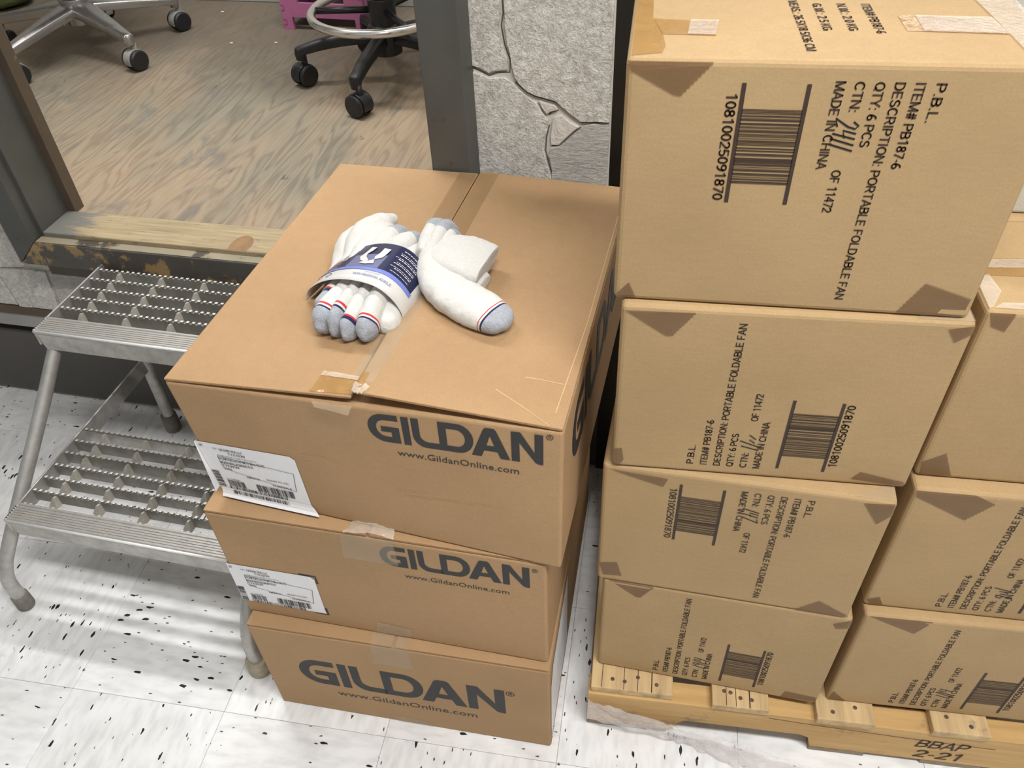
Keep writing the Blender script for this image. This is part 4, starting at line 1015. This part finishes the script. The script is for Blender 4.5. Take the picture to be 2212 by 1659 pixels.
obj('seat', MB().box(.006, .279, -.004, .186, .21, .226), 'pink', ps, bevel=.006)
for x in (.002, .271): obj('side_panel', MB().box(x, x + .012, .013, .169, .03, .208), 'pink', ps, bevel=.002)

# dark green cloth bag slumped at the left end of the platform
gm = MB(); rr = random.Random(9); vv = []
for i in range(7):
    z = .20 * i / 6; k = 1 - .55 * (i / 6) ** 2
    for j in range(16):
        a = 2*PI*j/16; q = k * (1 + rr.uniform(-.06, .06)); vv.append((.17 * q * math.cos(a), .11 * q * math.sin(a), max(0, z + (rr.uniform(-.008, .008) if i else 0))))
gm.add(vv, [(i*16+j, i*16+(j+1) % 16, (i+1)*16+(j+1) % 16, (i+1)*16+j) for i in range(6) for j in range(16)] + [tuple(range(16)), tuple(range(96, 112))])
gbag = obj('cloth_bag', gm, 'green_cloth', None, loc=(-2.50, 2.565, PZ), smooth=True, subsurf=1)
tag(gbag, 'dark green cloth bag slumped at the back of the platform behind the aluminium chair', 'bag')

# scraps on the platform
def scrap(name, pts, loc, mat, label, cat, group=None):
    o = obj(name, MB().prism(pts, lambda a, b: (a, b, .0005), lambda a, b: (a, b, .0016)), mat, None, loc=(*loc, PZ)); tag(o, label, cat, group)
scrap('paper_scrap', [(-.012, -.006), (.013, -.004), (.010, .008), (-.008, .006)], (-2.03, 2.62), 'yellow', 'small yellow paper scrap lying by the back of the platform', 'paper scrap')
scrap('paper_scrap', [(-.012, -.002), (-.004, .003), (.012, -.001), (.008, .005), (-.010, .007)], (-2.09, 2.39), 'yellow', 'small yellow paper scrap under the aluminium chair base', 'paper scrap')
for (x, y), lb in (((-1.60, 2.57), 'tiny white scrap nearest the back skirting'), ((-1.43, 2.30), 'tiny white sliver on the boards left of the pink stool foot'), ((-1.29, 2.32), 'tiny white crumb in front of the pink stool foot')):
    scrap('paper_scrap', [(-.005, -.002), (.004, -.003), (.005, .002), (-.003, .003)], (x, y), 'white_bit', lb, 'paper scrap', 'tiny scraps on the platform')

# ================================================================== SOCKS on the top carton
SO = Vector((-0.609, 0.633, 0.5325 + 0.2472)); SR = R(-1.44)
def topz(a, d): return 0.0012 + 0.014 * max(0, 1 - abs(a - GW/2) / (GW/2)) * (1 - .65 * d / GD)
WH, GR, RD, NV = 0, 1, 2, 3
SM = ['sock_white', 'sock_grey', 'sock_red', 'sock_navy']
def sweep(path, rx, rz, mats, n=6, seg=20, pinch=1.0, sq=2.0):
    """soft tube: path control points, half-width rx and half-height rz per control point; mats: [(end fraction, index)]"""
    P = catmull(path, n); N = len(P)
    RX = [v.x for v in catmull([(a, 0, 0) for a in rx], n)]; RZ = [v.x for v in catmull([(a, 0, 0) for a in rz], n)]
    m = MB(); vs = []
    for i, p in enumerate(P):
        d = (P[min(i+1, N-1)] - P[max(i-1, 0)]).normalized()
        x = Vector((d.y, -d.x, 0)); x = x.normalized() if x.length > 1e-4 else Vector((1, 0, 0))
        u = x.cross(d).normalized()
        if u.z < 0: u = -u
        for k in range(seg):
            t = 2*PI*k/seg; c, s = math.cos(t), math.sin(t)
            c = math.copysign(abs(c) ** (2/sq), c); s = math.copysign(abs(s) ** (2/sq), s)
            vs.append(p + x * (c * RX[i]) + u * (s * RZ[i]))
    m.v = [tuple(v) for v in vs]
    for i in range(N - 1):
        fr_ = (i + .5) / (N - 1); mi = next(ix for e, ix in mats if fr_ <= e)
        for k in range(seg):
            m.f.append((i*seg+k, i*seg+(k+1) % seg, (i+1)*seg+(k+1) % seg, (i+1)*seg+k)); m.mi.append(mi)
    m.f.append(tuple(range(seg))); m.mi.append(mats[0][1]); m.f.append(tuple(range((N-1)*seg, N*seg))); m.mi.append(mats[-1][1])
    return m
_ct = bpy.data.textures.new('cloth_folds', 'CLOUDS'); _ct.noise_scale = 0.022; _ct.noise_depth = 2
def crumple(o, k=.0045):
    sm = o.modifiers.new('soft', 'SUBSURF'); sm.levels = 1; sm.render_levels = 1
    d = o.modifiers.new('folds', 'DISPLACE'); d.texture = _ct; d.strength = k; d.mid_level = .55; d.texture_coords = 'LOCAL'
    return o
sb = thing('sock_bundle', 'bundle of white and grey socks in a navy paper sleeve on the top carton', 'socks', SO, SR)
BZ = .003
def tie_sock(path, rx, rz, mats, **kw):
    path = [(a, d, z * .80 + BZ) for a, d, z in path]; rz = [r * .82 for r in rz]
    return crumple(obj('sock', sweep(path, rx, rz, mats, **kw), SM, sb, smooth=True))
def toe(pts, w, hgt, s0):
    """from inside the sleeve to a rounded grey toe; s0 = fraction where the stripes start"""
    n = len(pts)
    rx = [w * .9] * (n - 3) + [w, w * .92, w * .22]; rz = [hgt * .9] * (n - 3) + [hgt, hgt * .86, hgt * .2]
    return tie_sock(pts, rx, rz, [(s0, WH), (s0 + .022, RD), (s0 + .04, WH), (s0 + .07, NV), (1.01, GR)], n=10)
toe([(.176, .215, .030), (.168, .180, .032), (.163, .150, .030), (.158, .135, .027), (.155, .128, .025)], .013, .024, .42)
toe([(.190, .215, .036), (.181, .160, .036), (.174, .130, .033), (.170, .108, .027), (.168, .095, .024)], .0165, .028, .56)
toe([(.203, .215, .038), (.197, .160, .038), (.193, .126, .033), (.190, .104, .026), (.189, .092, .022)], .0115, .029, .50)
toe([(.215, .215, .036), (.212, .160, .036), (.210, .126, .031), (.208, .102, .024), (.207, .089, .020)], .0115, .027, .62)
toe([(.231, .215, .036), (.231, .160, .037), (.232, .126, .033), (.232, .103, .026), (.232, .090, .022)], .0150, .028, .60)
tie_sock([(.230, .215, .020), (.238, .170, .020), (.245, .142, .019), (.249, .124, .018), (.250, .116, .018)], [.012, .017, .019, .015, .004], [.018, .020, .021, .017, .005], [(.93, WH), (1.01, WH)], n=8)
tie_sock([(.240, .210, .022), (.247, .170, .022), (.253, .148, .022), (.257, .139, .021)], [.008, .009, .008, .003], [.012, .013, .012, .004], [(.45, WH), (.55, RD), (.62, WH), (.75, NV), (1.01, GR)], n=8)
tie_sock([(.222, .21, .042), (.228, .165, .040), (.233, .148, .038), (.235, .140, .036)], [.006, .007, .007, .003], [.008, .010, .010, .003], [(1.01, WH)], n=6)
# heel / cuff side beyond the sleeve
tie_sock([(.146, .185, .010), (.142, .240, .016), (.140, .285, .026), (.150, .325, .022), (.160, .352, .018)], [.014, .018, .024, .018, .006], [.010, .016, .026, .020, .006], [(1.01, WH)], n=8)
tie_sock([(.164, .20, .026), (.160, .250, .034), (.156, .290, .044), (.166, .335, .036), (.178, .362, .032)], [.016, .019, .020, .019, .007], [.016, .019, .024, .020, .006], [(1.01, WH)], n=8)
tie_sock([(.174, .20, .036), (.174, .25, .042), (.178, .290, .044), (.184, .315, .034), (.186, .325, .020)], [.014, .018, .018, .016, .012], [.018, .020, .022, .020, .014], [(1.01, WH)], n=8)
tie_sock([(.190, .20, .040), (.192, .25, .046), (.197, .292, .044), (.201, .314, .032), (.202, .320, .014)], [.012, .014, .016, .016, .014], [.018, .019, .020, .020, .014], [(.52, WH), (1.01, GR)], n=8)
tie_sock([(.206, .20, .044), (.212, .245, .044), (.220, .285, .040), (.226, .306, .030), (.227, .312, .014)], [.012, .014, .016, .016, .014], [.018, .019, .020, .018, .012], [(.58, WH), (1.01, GR)], n=8)
tie_sock([(.224, .20, .038), (.232, .24, .036), (.240, .272, .032), (.244, .292, .024), (.245, .298, .012)], [.012, .013, .014, .013, .010], [.016, .017, .017, .015, .011], [(.70, WH), (1.01, GR)], n=8)
tie_sock([(.242, .19, .026), (.250, .225, .024), (.256, .250, .022), (.258, .264, .018)], [.012, .013, .012, .006], [.018, .019, .018, .009], [(1.01, WH)], n=8)
tie_sock([(.196, .16, .012), (.194, .22, .014), (.192, .28, .014), (.194, .315, .012)], [.05, .055, .05, .03], [.012, .014, .014, .010], [(1.01, WH)], n=6)

# printed paper sleeve: an arch over the bundle
SLC, SLA = Vector((.189, .161, 0)), R(-9.0)
axv = Vector((-math.sin(SLA), math.cos(SLA), 0)); acv = Vector((math.cos(SLA), math.sin(SLA), 0))
SHW, SHH, SLEN = .0755, .0600, .084
_prof = catmull([(-1.0, 0, .001), (-.97, 0, .010), (-.84, 0, .024), (-.50, 0, .043), (-.10, 0, .056), (.28, 0, .0605), (.62, 0, .056), (.86, 0, .040), (.985, 0, .020), (1.0, 0, .004)], 12)
_plen = [0.0]
for _a, _b in zip(_prof, _prof[1:]): _plen.append(_plen[-1] + math.hypot((_b.x - _a.x) * SHW, _b.z - _a.z))
def arch(u, v, off=0.0):
    """u 0..1 from left foot over the top to right foot, v 0..1 from front edge to back edge"""
    L = u * _plen[-1]; k = 0
    while k < len(_prof) - 2 and _plen[k + 1] < L: k += 1
    f = (L - _plen[k]) / max(1e-9, _plen[k + 1] - _plen[k]); q = _prof[k].lerp(_prof[k + 1], f); d = (_prof[k + 1] - _prof[k])
    n = Vector((-d.z, 0, d.x * SHW)).normalized()
    x = q.x * SHW + n.x * off; z = q.z * (1 - .06 * v) * (1 + .025 * math.sin(v * 3 + u * 7)) + n.z * off
    p = SLC + acv * x * (1 - .03 * v) + axv * (v * SLEN - .008 * math.sin(PI * u) * (1 - v))
    return (p.x, p.y, max(z, .0006) + .0005 + topz(p.x, p.y) * .5)
def patch(u0, u1, v0, v1, off, nu=30, nv=4):
    m = MB(); vv = [arch(u0 + (u1-u0) * i / nu, v0 + (v1-v0) * j / nv, off) for j in range(nv+1) for i in range(nu+1)]
    m.add(vv, [(j*(nu+1)+i, j*(nu+1)+i+1, (j+1)*(nu+1)+i+1, (j+1)*(nu+1)+i) for j in range(nv) for i in range(nu)]); return m
slv = obj('paper_sleeve', patch(0, 1, 0, 1, 0, 56, 6), 'card_white', sb, smooth=True, solid=.0006)
obj('navy_panel', patch(.06, .90, .36, 1.0, .0007, 50, 5), 'navy', slv, smooth=True)
obj('photo_panel', patch(.37, .62, .37, .70, .0010, 16, 3), 'navy_light', slv, smooth=True)
obj('blue_stripe', patch(.06, .91, .29, .365, .0011, 50, 2), 'periwinkle', slv, smooth=True)
au = lambda a, b: arch(a, b, .0015)
k_ = SLEN / .21       # arc length of the sleeve is about 0.21 m
def sl_text(s, u, v, L, cap, mat, rot=0.0, shear=0.0, name='sleeve_print'):
    m = MB(); vs, fs = text2d(s, shear); c, q = math.cos(rot), math.sin(rot)
    m.add([au(u + (x * L * c - y * cap * q) / .21, v + (x * L * q + y * cap * c) / SLEN) for x, y in vs], fs); obj(name, m, mat, slv)
sl_text('Peds', .205, .575, .024, .0115, 'card_white', .10, .12)
sl_text('WELLNESS', .207, .485, .020, .0034, 'print_red', .12)
sl_text('6', .325, .875, .0055, .0085, 'card_white')
sl_text('PAIRS', .318, .83, .0085, .0022, 'card_white')
sl_text('NON-BINDING ANKLE', .50, .145, .056, .0042, 'print_grey')
sl_text('comfortable', .565, .235, .022, .0024, 'print_grey')
sl_text('ANKLE', .225, .395, .014, .0032, 'periwinkle')
for (u, s) in ((.205, 1.0), (.300, 1.1)):      # round care marks on the white margin
    m = MB(); m.poly([[(u + .0042 * s / .21 * math.cos(2*PI*i/20), .155 + .0042 * s / SLEN * math.sin(2*PI*i/20)) for i in range(20)], [(u + .0033 * s / .21 * math.cos(2*PI*i/20), .155 + .0033 * s / SLEN * math.sin(2*PI*i/20)) for i in range(20)]], au)
    m.ribbon([(u - .0025 * s / .21, .155 - .003 * s / SLEN), (u + .0025 * s / .21, .155 + .003 * s / SLEN)], .006, au); obj('care_mark', m, 'ink', slv)
obj('fold_line', MB().ribbon([(.362, .37), (.364, .7), (.366, 1.0)], .003, au), 'navy_light', slv)
# pale sock silhouettes printed in the middle
for pts in ([(.455, .885), (.500, .870), (.488, .77), (.470, .70), (.480, .62), (.520, .52), (.505, .47), (.455, .53), (.430, .62), (.445, .74)],
            [(.560, .850), (.612, .840), (.608, .72), (.600, .62), (.560, .55), (.520, .50), (.480, .48), (.470, .44), (.520, .42), (.575, .45), (.545, .62), (.560, .74)]):
    m = MB(); dense = []
    for a, b in zip(pts, pts[1:] + pts[:1]):
        for k in range(4): dense.append((a[0] + (b[0]-a[0]) * k/4, a[1] + (b[1]-a[1]) * k/4))
    m.poly([dense], lambda a, b: arch(a, b, .0021)); obj('sock_picture', m, 'card_white', slv)
# rows of tiny printed words on the right of the sleeve (too small to read)
rw = random.Random(21)
for r_ in range(10):
    v = .90 - r_ * .052 - (.016 if r_ % 2 else 0); u = .700 + rw.uniform(-.01, .012) - (r_ % 4) * .008
    m = MB(); e = .845
    while u < e:
        L = rw.uniform(.008, .022); h = .016 if r_ % 2 == 0 else .010
        m.add([au(u, v), au(min(u + L, e), v), au(min(u + L, e), v + h), au(u, v + h)], [(0, 1, 2, 3)]); u += L + .005
    o = obj('tiny_print', m, 'card_white', slv); o['kind'] = 'stuff'

# ---- the loose sock on the right: foot, folded heel, turned-back cuff
ls = thing('sock', 'loose white sock with grey toe lying beside the sleeved bundle', 'sock', SO, SR)
def L_(path, dz=.004): return [(a, d, z + dz + topz(a, d)) for a, d, z in path]
crumple(obj('foot', sweep(L_([(.266, .290, .030), (.271, .262, .027), (.278, .236, .024), (.292, .212, .022), (.316, .192, .021), (.345, .177, .020), (.368, .168, .019), (.385, .160, .017), (.398, .153, .015), (.404, .150, .013)], .0),
    [.012, .016, .021, .026, .030, .031, .030, .027, .019, .005], [.024, .024, .023, .022, .021, .020, .019, .017, .013, .004], [(.735, WH), (.748, RD), (.760, WH), (.775, NV), (1.01, GR)], n=14, seg=24, sq=2.3), SM, ls, smooth=True))
crumple(obj('cuff', sweep(L_([(.276, .262, .036), (.292, .258, .038), (.312, .256, .037), (.330, .254, .034), (.345, .252, .031), (.352, .251, .030)], .0),
    [.022, .036, .042, .043, .042, .039], [.012, .014, .015, .016, .016, .015], [(1.01, WH)], n=8, seg=28, sq=2.8), SM, ls, smooth=True))
crumple(obj('cuff', sweep(L_([(.300, .238, .014), (.322, .232, .014), (.342, .228, .013), (.352, .226, .013)], .0), [.020, .026, .028, .024], [.013, .013, .013, .010], [(1.01, WH)], n=6, seg=20, sq=2.4), SM, ls, smooth=True))
crumple(obj('heel', sweep(L_([(.260, .250, .028), (.258, .280, .034), (.260, .308, .036), (.264, .324, .026), (.266, .330, .010)], .0), [.010, .013, .015, .015, .010], [.018, .020, .020, .016, .010], [(.42, WH), (1.01, GR)], n=8), SM, ls, smooth=True))
crumple(obj('heel', sweep(L_([(.274, .252, .034), (.273, .280, .038), (.274, .306, .039), (.276, .321, .028), (.277, .328, .012)], .0), [.010, .013, .014, .014, .010], [.016, .018, .018, .015, .010], [(.38, WH), (1.01, GR)], n=8), SM, ls, smooth=True))
crumple(obj('heel', sweep(L_([(.288, .256, .036), (.286, .280, .036), (.286, .301, .034), (.287, .313, .024), (.287, .319, .012)], .0), [.009, .011, .012, .011, .008], [.013, .015, .015, .012, .009], [(.45, WH), (1.01, GR)], n=8), SM, ls, smooth=True))
